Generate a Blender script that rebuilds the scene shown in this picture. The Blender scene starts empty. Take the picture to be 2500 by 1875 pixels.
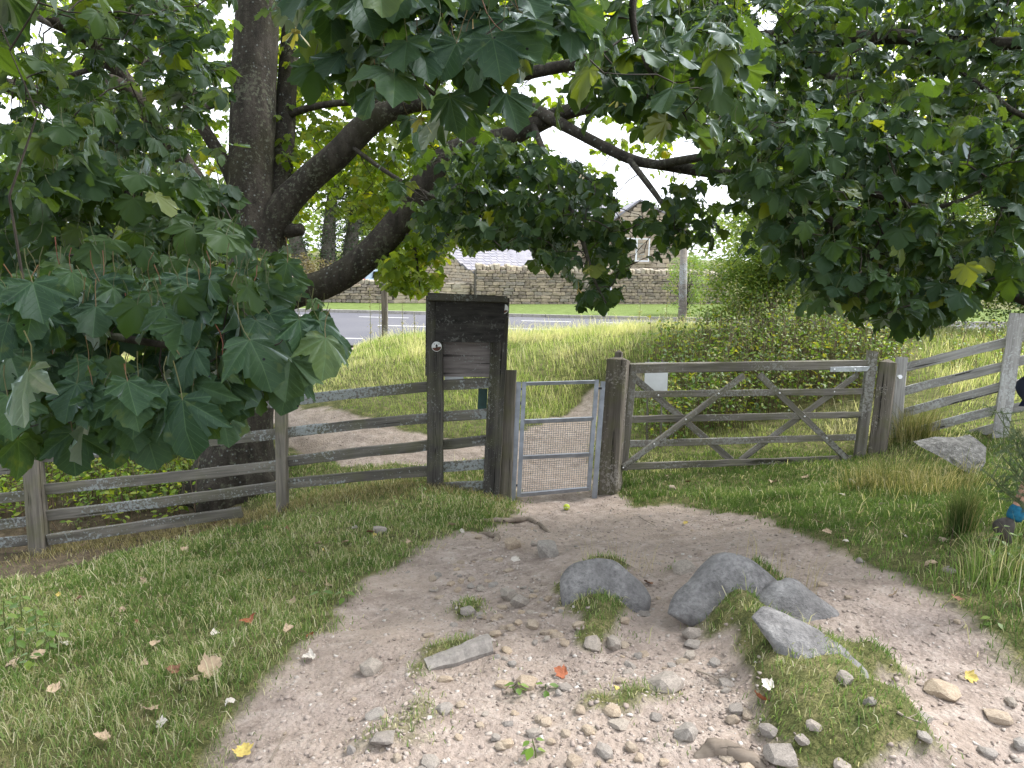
import bpy, math, random
import numpy as np
from mathutils import Vector, Matrix

# ------------------------------------------------------------------ camera, sky, sun, exposure
SC = bpy.context.scene
COL = SC.collection
F, CU, CV = 1700.0, 1250.0, 937.5          # focal length and centre in photograph pixels (2500 x 1875)
PITCH, ROLL, CAM_Z = math.radians(10.5), 0.024, 1.60
cp, sp = math.cos(PITCH), math.sin(PITCH)
C0 = np.array([0.0, 0.0, CAM_Z])
FW = np.array([0.0, cp, -sp]); U0 = np.array([0.0, sp, cp]); X0 = np.array([1.0, 0.0, 0.0])
RT = math.cos(ROLL)*X0 + math.sin(ROLL)*U0
UP = -math.sin(ROLL)*X0 + math.cos(ROLL)*U0
cam_d = bpy.data.cameras.new('camera')
cam_d.sensor_width = 36.0; cam_d.lens = 36.0*F/2500.0
cam_d.clip_start = 0.05; cam_d.clip_end = 2000
cam = bpy.data.objects.new('camera', cam_d); COL.objects.link(cam)
m = Matrix.Identity(4)
for i in range(3):
    m[i][0], m[i][1], m[i][2], m[i][3] = RT[i], UP[i], -FW[i], C0[i]
cam.matrix_world = m
SC.camera = cam

SUN_EL, SUN_AZ = math.radians(52), math.radians(68)      # azimuth clockwise from +Y (straight ahead)
world = bpy.data.worlds.new('World'); SC.world = world; world.use_nodes = True
wn = world.node_tree.nodes; wl = world.node_tree.links; wn.clear()
w_out = wn.new('ShaderNodeOutputWorld'); w_bg = wn.new('ShaderNodeBackground')
w_sky = wn.new('ShaderNodeTexSky'); w_sky.sky_type = 'NISHITA'; w_sky.sun_disc = False
w_sky.sun_elevation = SUN_EL; w_sky.sun_rotation = SUN_AZ
w_sky.air_density = 1.0; w_sky.dust_density = 4.0; w_sky.ozone_density = 1.0
w_hs = wn.new('ShaderNodeHueSaturation'); w_hs.inputs['Saturation'].default_value = 0.30
wl.new(w_sky.outputs[0], w_hs.inputs['Color'])
w_mx = wn.new('ShaderNodeMixRGB'); w_mx.inputs[0].default_value = 0.55      # thin even cloud over the clear sky
w_mx.inputs[2].default_value = (9.2, 9.7, 10.6, 1)
wl.new(w_hs.outputs[0], w_mx.inputs[1]); wl.new(w_mx.outputs[0], w_bg.inputs[0])
w_bg.inputs[1].default_value = 0.15
wl.new(w_bg.outputs[0], w_out.inputs[0])

sun_d = bpy.data.lights.new('sun', 'SUN'); sun_d.energy = 2.6; sun_d.angle = math.radians(16); sun_d.color = (1.0, 0.965, 0.92)
sun = bpy.data.objects.new('sun', sun_d); COL.objects.link(sun)
sv = Vector((math.sin(SUN_AZ)*math.cos(SUN_EL), math.cos(SUN_AZ)*math.cos(SUN_EL), math.sin(SUN_EL)))
sun.rotation_euler = sv.to_track_quat('Z', 'Y').to_euler()

SC.view_settings.view_transform = 'Standard'; SC.view_settings.look = 'None'
SC.view_settings.exposure = 1.2; SC.view_settings.gamma = 1.0
SC.view_settings.use_curve_mapping = False
SC.render.engine = 'CYCLES'
cy = SC.cycles
cy.use_denoising = True
cy.max_bounces = 6; cy.diffuse_bounces = 3; cy.glossy_bounces = 2; cy.transmission_bounces = 4; cy.transparent_max_bounces = 8
cy.sample_clamp_indirect = 6.0
cy.caustics_reflective = False; cy.caustics_refractive = False

RNG = np.random.default_rng(11); random.seed(11)

# ------------------------------------------------------------------ pixel <-> world
def at(u, v, d):
    """world point seen at photograph pixel (u, v) at depth d metres along the optical axis"""
    return C0 + d*(FW + ((u-CU)/F)*RT - ((v-CV)/F)*UP)
def proj(P):
    P = np.atleast_2d(P) - C0
    z = P@FW
    zz = np.where(np.abs(z) < 1e-6, 1e-6, z)
    return CU + F*(P@RT)/zz, CV - F*(P@UP)/zz, z
def in_poly(x, y, poly):
    x = np.asarray(x, float); y = np.asarray(y, float); r = np.zeros(x.shape, bool)
    n = len(poly); j = n-1
    for i in range(n):
        xi, yi = poly[i]; xj, yj = poly[j]
        c = ((yi > y) != (yj > y)) & (x < (xj-xi)*(y-yi)/((yj-yi) if yj != yi else 1e-9)+xi)
        r ^= c; j = i
    return r
def poly_dist(x, y, poly):
    """distance to the outline of a polygon"""
    x = np.asarray(x, float); y = np.asarray(y, float); best = np.full(x.shape, 1e9)
    n = len(poly)
    for i in range(n):
        x0, y0 = poly[i]; x1, y1 = poly[(i+1) % n]
        dx, dy = x1-x0, y1-y0; L = dx*dx+dy*dy+1e-12
        t = np.clip(((x-x0)*dx+(y-y0)*dy)/L, 0, 1)
        best = np.minimum(best, np.hypot(x-x0-t*dx, y-y0-t*dy))
    return best
def _hash(ix, iy, s):
    h = np.sin(ix*127.1 + iy*311.7 + s*74.7)*43758.5453
    return h - np.floor(h)
def vnoise(x, y, s=0):
    x = np.asarray(x, float); y = np.asarray(y, float)
    ix, iy = np.floor(x), np.floor(y); fx, fy = x-ix, y-iy
    fx = fx*fx*(3-2*fx); fy = fy*fy*(3-2*fy)
    a = _hash(ix, iy, s); b = _hash(ix+1, iy, s); c = _hash(ix, iy+1, s); d = _hash(ix+1, iy+1, s)
    return (a*(1-fx)+b*fx)*(1-fy) + (c*(1-fx)+d*fx)*fy
def fbm(x, y, s=0, o=3):
    t = 0; a = 0.5; n = 0
    for k in range(o):
        t = t + a*vnoise(np.asarray(x)*2**k, np.asarray(y)*2**k, s+k*7); n += a; a *= .5
    return t/n
def sstep(a, b, x):
    t = np.clip((np.asarray(x, float)-a)/(b-a), 0, 1); return t*t*(3-2*t)

# ------------------------------------------------------------------ terrain
ROAD_Z = -0.86
CTRL = [at(*p) for p in [
    (95,1345,7.0),(690,1250,7.1),(1065,1190,7.3),(1240,1210,7.5),(1490,1203,7.75),(2110,1110,8.7),(2430,1070,8.0),
    (2455,1335,3.75),(1250,1875,2.2),(0,1875,2.45),(2500,1875,2.15),(575,1192,8.3),(300,1105,9.3),(40,1120,9.0),
    (1360,1050,10.0),(1440,965,12.0),(870,1055,9.4),(770,940,12.0),(705,890,13.8),(830,868,14.5),(760,905,13.2),(1500,880,12.3),(1560,800,15.0),
    (1300,845,14.0),(930,890,12.5),(950,830,15.0),(1150,880,13.0),(1800,960,10.6),(1750,1085,9.2),(2300,905,11.0),(1650,800,14.5),(1900,800,13.5)]]
CTRL += [np.array(p, float) for p in [(0,0,0),(-3,0,-.25),(3,0,.2),(0,-5,.3),(-6,-4,-.5),(6,-4,.7),(-8,8,-1.75),(-10,14,-1.2),(-4,17.5,-.85),(-6.5,17,-.84),(-10,17.5,-.84),
    (6,3.5,.55),(8,8,.2),(9,13,.3),(12,6,.9),(14,12,.5),(-8,3,-.9),(-12,6,-1.7),(1,18.5,-.75),(5,18.5,-.7),(-13,1,-1.2),(13,0,1.2)]]
CTRL = np.array(CTRL)
def _tps_fit(P, z, lam=0.002):
    n = len(P); r = np.hypot(P[:,None,0]-P[None,:,0], P[:,None,1]-P[None,:,1])
    K = np.where(r > 0, r*r*np.log(np.maximum(r, 1e-9)), 0) + lam*np.eye(n)
    A = np.zeros((n+3, n+3)); A[:n,:n] = K; A[:n,n] = 1; A[:n,n+1:] = P; A[n,:n] = 1; A[n+1:,:n] = P.T
    return np.linalg.solve(A, np.concatenate([z, np.zeros(3)]))
TPS = _tps_fit(CTRL[:,:2], CTRL[:,2])
def h_smooth(x, y):
    x = np.asarray(x, float); y = np.asarray(y, float); sh = x.shape
    X = np.clip(x.ravel(), -14, 14); Y = np.clip(y.ravel(), -5, 19)
    n = len(CTRL); z = np.full(X.shape, TPS[n]) + TPS[n+1]*X + TPS[n+2]*Y
    for i in range(n):
        r2 = (X-CTRL[i,0])**2 + (Y-CTRL[i,1])**2
        z += TPS[i]*0.5*r2*np.log(np.maximum(r2, 1e-12))
    z = z.reshape(sh)
    wr = sstep(16.0, 19.0, y)
    zf = ROAD_Z - 0.06 + 0.03*np.clip(y-36, 0, 60)
    return z*(1-wr) + zf*wr
def ray_ground(u, v, n=500, dmax=32.0):
    d = np.linspace(0.8, dmax, n)
    P = C0 + d[:,None]*(FW + ((u-CU)/F)*RT - ((v-CV)/F)*UP)
    g = P[:,2] - h_smooth(P[:,0], P[:,1])
    k = np.argmax(g < 0) if (g < 0).any() else n-1
    if k == 0: return P[0]
    t = g[k-1]/(g[k-1]-g[k]) if g[k] < 0 else 0
    return P[k-1] + t*(P[k]-P[k-1])
def gpoly(pts): return [tuple(ray_ground(u, v)[:2]) for u, v in pts]

S = 1.1302      # zoomed view -> photograph pixels
PATH = gpoly([(x*S, y*S) for x, y in [(1128,1062),(1128,1100),(1060,1148),(1000,1150),(935,1178),(860,1225),(800,1255),(765,1315),(695,1385),(640,1430),(600,1482),(535,1560),(478,1659),(380,1900),(2500,1900),(2400,1640),(2230,1505),(2130,1420),(2050,1355),(1980,1285),(1900,1238),(1800,1190),(1700,1150),(1600,1112),(1450,1088),(1352,1098),(1335,1072),(1288,1062)]])
PATH_BACK = gpoly([(1262,1200),(1262,1100),(1060,1130),(850,1130),(720,1090),(690,1010),(790,1000),(850,1015),(1000,1060),(1100,1075),(1230,1062),(1290,1050),(1400,1000),(1440,955),(1500,930),(1545,905),(1560,935),(1470,985),(1440,1050),(1420,1100),(1440,1200)])
PATH_LEFT = gpoly([(560,830),(890,822),(860,852),(800,880),(760,905),(730,925),(690,938),(700,965),(720,1000),(700,1030),(640,1030),(560,1000)])
ISLES = [gpoly(q) for q in [
    [(1380,1480),(1360,1420),(1400,1385),(1480,1370),(1560,1385),(1520,1400),(1480,1440),(1560,1480),(1545,1500),(1500,1540),(1440,1570),(1410,1590),(1400,1540)],
    [(1700,1490),(1730,1430),(1800,1415),(1880,1410),(1920,1440),(1880,1475),(1905,1545),(2050,1590),(2110,1560),(2180,1620),(2200,1660),(2110,1640),(2140,1690),(2230,1720),(2290,1800),(2340,1870),(2250,1890),(2120,1900),(1900,1880),(1880,1820),(1850,1760),(1810,1690),(1790,1610),(1720,1540)],
    [(1075,1490),(1110,1455),(1180,1460),(1190,1485),(1140,1500),(1090,1510)],
    [(985,1630),(1010,1590),(1070,1570),(1200,1555),(1205,1575),(1060,1620),(1060,1650),(1000,1660)],
    [(1150,1640),(1210,1620),(1240,1600),(1270,1640),(1200,1650)],
    [(1415,1740),(1440,1690),(1560,1680),(1650,1690),(1640,1720),(1540,1745),(1450,1755)],
    [(840,1800),(880,1760),(950,1740),(1000,1690),(1090,1690),(1120,1740),(1060,1780),(1090,1815),(1030,1830),(930,1820),(880,1850)],
    [(1480,1540),(1580,1540),(1590,1570),(1530,1575)],
    [(1640,1835),(1690,1800),(1720,1830),(1690,1860)],
    [(1610,1390),(1640,1370),(1700,1370),(1690,1395)],
]]
ISLE_DENS = [.85, .9, .8, .8, .45, .7, .5, .35, .5, .4]
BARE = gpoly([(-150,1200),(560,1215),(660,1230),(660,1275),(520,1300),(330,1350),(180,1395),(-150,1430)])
def grassy(x, y):
    """1 = grass, 0 = bare earth, soft edges"""
    x = np.asarray(x, float); y = np.asarray(y, float)
    jx = (fbm(x*5, y*5, 3)-.5)*.22; jy = (fbm(x*5, y*5, 9)-.5)*.22
    X, Y = x+jx, y+jy
    g = np.ones(x.shape)
    for P, e in ((PATH, .26), (PATH_BACK, .25), (PATH_LEFT, .3)):
        ins = in_poly(X, Y, P); d = poly_dist(X, Y, P)
        sd = np.where(ins, -d, d)
        g = np.minimum(g, sstep(-e*.35, e, sd))
    for P, k in zip(ISLES, ISLE_DENS):
        ins = in_poly(X, Y, P); d = poly_dist(X, Y, P)
        g = np.maximum(g, k*sstep(-.06, .09, np.where(ins, d, -d)))
    ins = in_poly(X, Y, BARE); d = poly_dist(X, Y, BARE)
    g = g*(1-.72*sstep(-.10, .22, np.where(ins, d, -d)))
    return g
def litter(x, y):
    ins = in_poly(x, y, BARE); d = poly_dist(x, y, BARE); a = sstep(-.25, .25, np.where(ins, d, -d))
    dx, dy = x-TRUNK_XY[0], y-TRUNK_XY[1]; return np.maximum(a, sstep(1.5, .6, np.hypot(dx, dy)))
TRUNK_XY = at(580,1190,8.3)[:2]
def isle_bump(x, y):
    b = 0
    for P, k in zip(ISLES[:7], (.08,.13,.03,.03,.02,.03,.03)):
        ins = in_poly(x, y, P); d = poly_dist(x, y, P)
        b = b + k*sstep(-.06, .16, np.where(ins, d, -d))
    return b
def _axis(lo, hi, step, far0, far1, g=1.16):
    c = list(np.arange(lo, hi+1e-6, step))
    a = []; s = step; p = hi
    while p < far1: s *= g; p += s; a.append(p)
    b = []; s = step; p = lo
    while p > far0: s *= g; p -= s; b.append(p)
    return np.array(b[::-1]+c+a)
GX = _axis(-5.0, 5.5, .045, -600, 600, 1.07); GY = _axis(1.4, 10.5, .045, -250, 900, 1.06)
_XX, _YY = np.meshgrid(GX, GY)
near = (np.abs(_XX) < 14) & (_YY > -3) & (_YY < 19)
_GG = np.ones(_XX.shape); _GG[near] = grassy(_XX[near], _YY[near])
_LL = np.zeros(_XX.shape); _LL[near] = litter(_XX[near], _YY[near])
_ZZ = h_smooth(_XX, _YY)
_ib = np.zeros(_XX.shape); _ib[near] = isle_bump(_XX[near], _YY[near])
_rough = (fbm(_XX*1.7, _YY*1.7, 1)-.5)*.10 + (fbm(_XX*7, _YY*7, 5)-.5)*.045*(1-.3*_GG) + (fbm(_XX*16, _YY*16, 8, 2)-.5)*.022
_ZZ = _ZZ + np.where(_YY < 17.5, 1, 0)*_rough*sstep(60, 10, np.abs(_XX)) + _ib + .03*(_GG-1)*near
def hgt(x, y):
    """ground height (bilinear on the built sheet)"""
    x = np.asarray(x, float); y = np.asarray(y, float)
    i = np.clip(np.searchsorted(GX, x)-1, 0, len(GX)-2); j = np.clip(np.searchsorted(GY, y)-1, 0, len(GY)-2)
    tx = (x-GX[i])/(GX[i+1]-GX[i]); ty = (y-GY[j])/(GY[j+1]-GY[j])
    return (_ZZ[j,i]*(1-tx)+_ZZ[j,i+1]*tx)*(1-ty) + (_ZZ[j+1,i]*(1-tx)+_ZZ[j+1,i+1]*tx)*ty
def gmask(x, y):
    i = np.clip(np.searchsorted(GX, x)-1, 0, len(GX)-2); j = np.clip(np.searchsorted(GY, y)-1, 0, len(GY)-2)
    return _GG[j, i]
def gpt(u, v, n=900):
    """point of the built ground at a photograph pixel"""
    d = np.linspace(0.8, 32, n)
    P = C0 + d[:,None]*(FW + ((u-CU)/F)*RT - ((v-CV)/F)*UP)
    g = P[:,2] - hgt(P[:,0], P[:,1])
    k = int(np.argmax(g < 0)) if (g < 0).any() else n-1
    k = max(k, 1); t = g[k-1]/(g[k-1]-g[k]) if g[k] < 0 else 0
    return P[k-1] + t*(P[k]-P[k-1])
def depth_of(P): return float((np.asarray(P)-C0)@FW)
# ------------------------------------------------------------------ object helpers
WM = {}
def tag(o, label=None, cat=None, group=None, kind=None):
    if label: o['label'] = label
    if cat: o['category'] = cat
    if group: o['group'] = group
    if kind: o['kind'] = kind
    return o
def place(o, parent=None, mat=None):
    COL.objects.link(o)
    W = mat if mat is not None else Matrix.Identity(4)
    if parent is not None:
        o.parent = parent; o.matrix_parent_inverse = WM[parent.name].inverted()
    o.matrix_basis = W
    WM[o.name] = W.copy()
    return o
def root(name, loc, label, cat, group=None):
    o = bpy.data.objects.new(name, None); o.empty_display_size = .2
    place(o, None, Matrix.Translation(Vector([float(c) for c in loc])))
    return tag(o, label, cat, group)
def mesh_np(name, V, faces=None, tris=None, quads=None, smooth=False, attrs=None, uv=None, mats=None, midx=None):
    me = bpy.data.meshes.new(name)
    V = np.ascontiguousarray(V, dtype=np.float32)
    if faces is not None:
        me.from_pydata([tuple(map(float, v)) for v in V], [], [tuple(map(int, f)) for f in faces])
    else:
        loops = []; starts = []; tot = 0
        nt = 0 if tris is None else len(tris); nq = 0 if quads is None else len(quads)
        li = np.concatenate(([np.asarray(tris, np.int32).ravel()] if nt else []) + ([np.asarray(quads, np.int32).ravel()] if nq else []))
        st = np.concatenate([np.arange(nt, dtype=np.int32)*3, nt*3 + np.arange(nq, dtype=np.int32)*4])
        me.vertices.add(len(V)); me.vertices.foreach_set('co', V.ravel())
        me.loops.add(len(li)); me.loops.foreach_set('vertex_index', li)
        me.polygons.add(nt+nq); me.polygons.foreach_set('loop_start', st)
        me.update(calc_edges=True); me.validate()
    if attrs:
        for k, a in attrs.items():
            at_ = me.attributes.new(k, 'FLOAT', 'POINT'); at_.data.foreach_set('value', np.ascontiguousarray(a, dtype=np.float32))
    if smooth:
        me.polygons.foreach_set('use_smooth', np.ones(len(me.polygons), bool))
    if mats:
        for mm in mats: me.materials.append(mm)
    if midx is not None:
        me.polygons.foreach_set('material_index', np.asarray(midx, np.int32))
    me.update()
    return me
def add(name, me, parent=None, mat=None, **kw):
    return tag(place(bpy.data.objects.new(name, me), parent, mat), **kw)

class MB:
    """collects shapes in world coordinates; one object per build"""
    def __init__(s): s.v = []; s.f = []; s.n = 0; s.m = []
    def put(s, V, Fc, mi=0):
        s.v += [tuple(map(float, p)) for p in V]; s.f += [tuple(i+s.n for i in f) for f in Fc]; s.m += [mi]*len(Fc); s.n += len(V); return s
    def box(s, c, half, ax=None, mi=0):
        ax = np.eye(3) if ax is None else np.asarray(ax, float); c = np.asarray(c, float)
        V = [c + a*half[0]*ax[0] + b*half[1]*ax[1] + d*half[2]*ax[2] for d in (-1,1) for b in (-1,1) for a in (-1,1)]
        return s.put(V, [(0,2,3,1),(4,5,7,6),(0,1,5,4),(2,6,7,3),(0,4,6,2),(1,3,7,5)], mi)
    def tube(s, pts, rad, n=6, mi=0, caps=True):
        V, Fc = tube_vf(pts, rad, n, caps); return s.put(V, Fc, mi)
    def build(s, name, mats, parent=None, smooth=False, mat=None, **kw):
        mats = mats if isinstance(mats, (list, tuple)) else [mats]
        V = np.array(s.v)
        if mat is not None:
            inv = np.array(mat.inverted()); V = V@inv[:3,:3].T + inv[:3,3]
        me = mesh_np(name, V, faces=s.f, smooth=smooth, mats=mats, midx=s.m)
        return add(name, me, parent, mat, **kw)
def unit(v): v = np.asarray(v, float); return v/(np.linalg.norm(v)+1e-12)
def frame_of(d, up=(0,0,1)):
    d = unit(d); u = np.asarray(up, float)
    if abs(d@u) > .97: u = np.array([1.0, 0, 0])
    y = unit(np.cross(u, d)); z = np.cross(d, y)
    return d, y, z
def tube_vf(pts, rad, n=6, caps=True):
    pts = np.asarray(pts, float); k = len(pts)
    rad = np.full(k, rad, float) if np.isscalar(rad) else np.asarray(rad, float)
    V = []; ref = None
    for i in range(k):
        d = unit(pts[min(i+1, k-1)] - pts[max(i-1, 0)])
        if ref is None: _, y, z = frame_of(d)
        else:
            y = unit(ref - (ref@d)*d); z = np.cross(d, y)
        ref = y
        for j in range(n):
            a = 2*math.pi*j/n; V.append(pts[i] + rad[i]*(math.cos(a)*y + math.sin(a)*z))
    Fc = [(i*n+j, i*n+(j+1) % n, (i+1)*n+(j+1) % n, (i+1)*n+j) for i in range(k-1) for j in range(n)]
    if caps: Fc += [tuple(range(n))[::-1], tuple((k-1)*n+j for j in range(n))]
    return V, Fc
def mat4(o, x, y, z):
    M = Matrix.Identity(4)
    for i in range(3): M[i][0], M[i][1], M[i][2], M[i][3] = float(x[i]), float(y[i]), float(z[i]), float(o[i])
    return M
def beam(name, P0, P1, w, t, m, parent=None, up=(0,0,1), seg=None, jit=.0025, ch=.006, taper=None, lab=None, tilt=0, sag=0, top=None):
    """sawn timber from P0 to P1, w high (along up), t thick; local X follows the grain"""
    P0 = np.asarray(P0, float); P1 = np.asarray(P1, float); L = np.linalg.norm(P1-P0)
    d, y, z = frame_of(P1-P0, up)
    seg = seg or max(3, min(14, int(L/.16)))
    V = []; rj = RNG.normal(0, 1, (seg+1, 8, 2))*jit
    for i in range(seg+1):
        f = i/seg; hw, ht = w/2, t/2
        if taper: hw *= 1+(taper-1)*f; ht *= 1+(taper-1)*f
        c = min(ch, hw*.4, ht*.4)
        e = .75 if i in (0, seg) else 1
        prof = [(-ht+c,-hw),(ht-c,-hw),(ht,-hw+c),(ht,hw-c),(ht-c,hw),(-ht+c,hw),(-ht,hw-c),(-ht,-hw+c)]
        for q, (a, b) in enumerate(prof):
            V.append((f*L + (rj[i,q,0]*.5), a*(1 if e == 1 else 1-.1*ch/ht) + rj[i,q,0], b + rj[i,q,1] - sag*4*f*(1-f)))
    Fc = [(i*8+j, i*8+(j+1) % 8, (i+1)*8+(j+1) % 8, (i+1)*8+j) for i in range(seg) for j in range(8)]
    Fc += [tuple(range(8))[::-1]]
    if top:            # pyramid end
        V.append((L+top, 0, 0)); n = len(V)-1
        Fc += [(seg*8+j, seg*8+(j+1) % 8, n) for j in range(8)]
    else: Fc += [tuple(seg*8+j for j in range(8))]
    Fc = [f[::-1] for f in Fc]
    me = mesh_np(name, np.array(V), faces=Fc, mats=[m])
    return add(name, me, parent, mat4(P0, d, y, z), label=lab)

def cr(P_, n):
    """Catmull-Rom through P_ (k x m)"""
    P_ = np.asarray(P_, float); Q_ = np.vstack([2*P_[0]-P_[1], P_, 2*P_[-1]-P_[-2]]); out = []
    for i in range(len(P_)-1):
        a, b, c, d = Q_[i:i+4]
        for t in np.linspace(0, 1, n, endpoint=False): out.append(.5*((2*b)+(-a+c)*t+(2*a-5*b+4*c-d)*t*t+(-a+3*b-3*c+d)*t**3))
    out.append(P_[-1]); return np.array(out)

# ------------------------------------------------------------------ materials
class NT:
    def __init__(s, name):
        s.m = bpy.data.materials.new(name); s.m.use_nodes = True; s.t = s.m.node_tree; s.n = s.t.nodes; s.l = s.t.links; s.n.clear()
        s.out = s.n.new('ShaderNodeOutputMaterial')
    def new(s, ty, **kw):
        o = s.n.new(ty)
        for k, v in kw.items(): setattr(o, k, v)
        return o
    def set(s, sock, v):
        if hasattr(v, 'is_linked') or hasattr(v, 'links'): s.l.new(v, sock)
        else:
            if isinstance(v, (tuple, list)) and len(v) == 3 and sock.type == 'RGBA': v = (*v, 1)
            sock.default_value = v
    def coord(s, kind='Object', scale=(1,1,1), jitter=True):
        tc = s.new('ShaderNodeTexCoord'); src = tc.outputs[kind]
        if jitter:
            oi = s.new('ShaderNodeObjectInfo'); mu = s.new('ShaderNodeVectorMath', operation='MULTIPLY_ADD')
            s.l.new(oi.outputs['Random'], mu.inputs[0]); mu.inputs[1].default_value = (37.1, 19.7, 53.3)
            s.l.new(src, mu.inputs[2]); src = mu.outputs[0]
        mp = s.new('ShaderNodeMapping'); mp.inputs['Scale'].default_value = scale; s.l.new(src, mp.inputs['Vector'])
        return mp.outputs[0]
    def noise(s, vec, scale=5, detail=4, rough=.55, out='Fac'):
        o = s.new('ShaderNodeTexNoise'); s.set(o.inputs['Vector'], vec); o.inputs['Scale'].default_value = scale
        o.inputs['Detail'].default_value = detail; o.inputs['Roughness'].default_value = rough; return o.outputs[out]
    def vor(s, vec, scale=5, feature='F1', out='Distance', rand=1):
        o = s.new('ShaderNodeTexVoronoi', feature=feature); s.set(o.inputs['Vector'], vec); o.inputs['Scale'].default_value = scale
        o.inputs['Randomness'].default_value = rand; return o.outputs[out]
    def ramp(s, fac, stops, interp='LINEAR'):
        o = s.new('ShaderNodeValToRGB'); s.set(o.inputs[0], fac); e = o.color_ramp.elements; o.color_ramp.interpolation = interp
        while len(e) < len(stops): e.new(.5)
        for k, (p, c) in enumerate(stops):
            e[k].position = p; c = (c, c, c) if isinstance(c, (int, float)) else c; e[k].color = (*c, 1)
        return o.outputs[0]
    def mix(s, f, a, b, mode='MIX'):
        o = s.new('ShaderNodeMixRGB', blend_type=mode); s.set(o.inputs[0], f); s.set(o.inputs[1], a); s.set(o.inputs[2], b); return o.outputs[0]
    def math(s, op, a, b=0.0, clamp=False):
        o = s.new('ShaderNodeMath', operation=op); o.use_clamp = clamp; s.set(o.inputs[0], a); s.set(o.inputs[1], b); return o.outputs[0]
    def attr(s, name): o = s.new('ShaderNodeAttribute', attribute_name=name); return o.outputs['Fac']
    def rnd(s): return s.new('ShaderNodeObjectInfo').outputs['Random']
    def bump(s, h, strength=.5, dist=.01):
        o = s.new('ShaderNodeBump'); s.set(o.inputs['Height'], h); o.inputs['Strength'].default_value = strength; o.inputs['Distance'].default_value = dist; return o.outputs[0]
    def bsdf(s, col, rough=.8, normal=None, spec=.3, metal=0.0):
        o = s.new('ShaderNodeBsdfPrincipled'); s.set(o.inputs['Base Color'], col); s.set(o.inputs['Roughness'], rough)
        o.inputs['Specular IOR Level'].default_value = spec; o.inputs['Metallic'].default_value = metal
        if normal is not None: s.l.new(normal, o.inputs['Normal'])
        return o.outputs[0]
    def done(s, shader): s.l.new(shader, s.out.inputs['Surface']); return s.m
def plain(name, col, rough=.6, spec=.3, metal=0.0, var=.25, sc=12):
    k = NT(name); c = k.coord(); n = k.noise(c, sc, 3)
    col2 = k.mix(k.ramp(n, [(.3, 0.0), (.7, 1.0)]), tuple(x*(1-var) for x in col), tuple(min(1, x*(1+var)) for x in col))
    return k.done(k.bsdf(col2, rough, k.bump(n, .15, .004), spec, metal))
def wood(name, dark, light, lichen=.3, lichcol=(.33,.36,.365), algae=0.0, grain=(1.6, 46, 46), speck=0.0, foot=None):
    k = NT(name); c = k.coord('Object', grain); raw = k.coord('Object', (1,1,1))
    g = k.noise(c, 1.0, 6, .65); g2 = k.noise(k.coord('Object', (.9, 9, 9)), 1.0, 4, .6)
    col = k.mix(k.ramp(g, [(.30, 0.0), (.72, 1.0)]), dark, light)
    col = k.mix(k.ramp(g2, [(.35, 0.0), (.70, .75)]), col, tuple(x*.55 for x in dark))
    crack = k.ramp(k.noise(k.coord('Object', (.7, 60, 30)), 1.0, 2, .5), [(.30, 1.0), (.36, 0.0)])
    col = k.mix(crack, col, tuple(x*.22 for x in dark))
    if algae:
        al = k.ramp(k.noise(raw, 4.5, 4), [(.45, 0.0), (.7, algae)]); col = k.mix(al, col, (.105, .11, .045))
    hgt_ = k.math('ADD', k.math('MULTIPLY', g, .6), k.math('MULTIPLY', crack, -.9))
    if lichen:
        big = k.ramp(k.noise(k.coord('Object', (1.2, 2.2, 2.2)), 1.0, 2), [(.40, 0.0), (.62, 1.0)])
        sm = k.noise(raw, 34, 5, .7)
        th = k.math('SUBTRACT', k.math('ADD', sm, k.math('MULTIPLY', big, .22)), .71-.17*lichen)
        lm = k.math('MULTIPLY', k.math('MULTIPLY', th, 22.0, True), .85)
        lc = k.mix(k.noise(raw, 90, 3), tuple(x*.6 for x in lichcol), tuple(min(1, x*1.25) for x in lichcol))
        col = k.mix(lm, col, lc); hgt_ = k.math('ADD', hgt_, k.math('MULTIPLY', lm, .6))
    if speck:
        v = k.vor(raw, 75); sv_ = k.ramp(v, [(.10, 1.0), (.22, 0.0)])
        sel = k.ramp(k.noise(raw, 8, 3), [(.55-.2*speck, 0.0), (.68-.2*speck, 1.0)])
        col = k.mix(k.math('MULTIPLY', sv_, sel), col, (.30, .32, .31))
    return k.done(k.bsdf(col, .88, k.bump(hgt_, .55, .006), .2))
def stone(name, cols, sc=6, lich=.4, rough=.9, bump=.5, perobj=.0, dist=.02):
    k = NT(name); raw = k.coord()
    n = k.noise(raw, sc, 6, .62); n2 = k.noise(raw, sc*5, 4, .7); n3 = k.noise(raw, sc*.4, 3)
    col = k.ramp(n, [(.25, cols[0]), (.5, cols[1]), (.75, cols[2])])
    col = k.mix(k.ramp(n2, [(.35, .55), (.6, 0.0)]), col, tuple(x*.45 for x in cols[0]))
    col = k.mix(k.ramp(n3, [(.4, 0.0), (.7, lich)]), col, cols[2])
    if perobj:
        r = k.rnd(); tint = k.ramp(r, [(0, (.5,.45,.42)), (.3, (1.05,.92,.78)), (.55, (.8,.78,.76)), (.8, (1.25,1.1,.9)), (1, (.65,.62,.62))])
        col = k.mix(perobj, col, tint, 'MULTIPLY')
    return k.done(k.bsdf(col, rough, k.bump(k.math('ADD', n, k.math('MULTIPLY', n2, .35)), bump, dist), .25))
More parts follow.
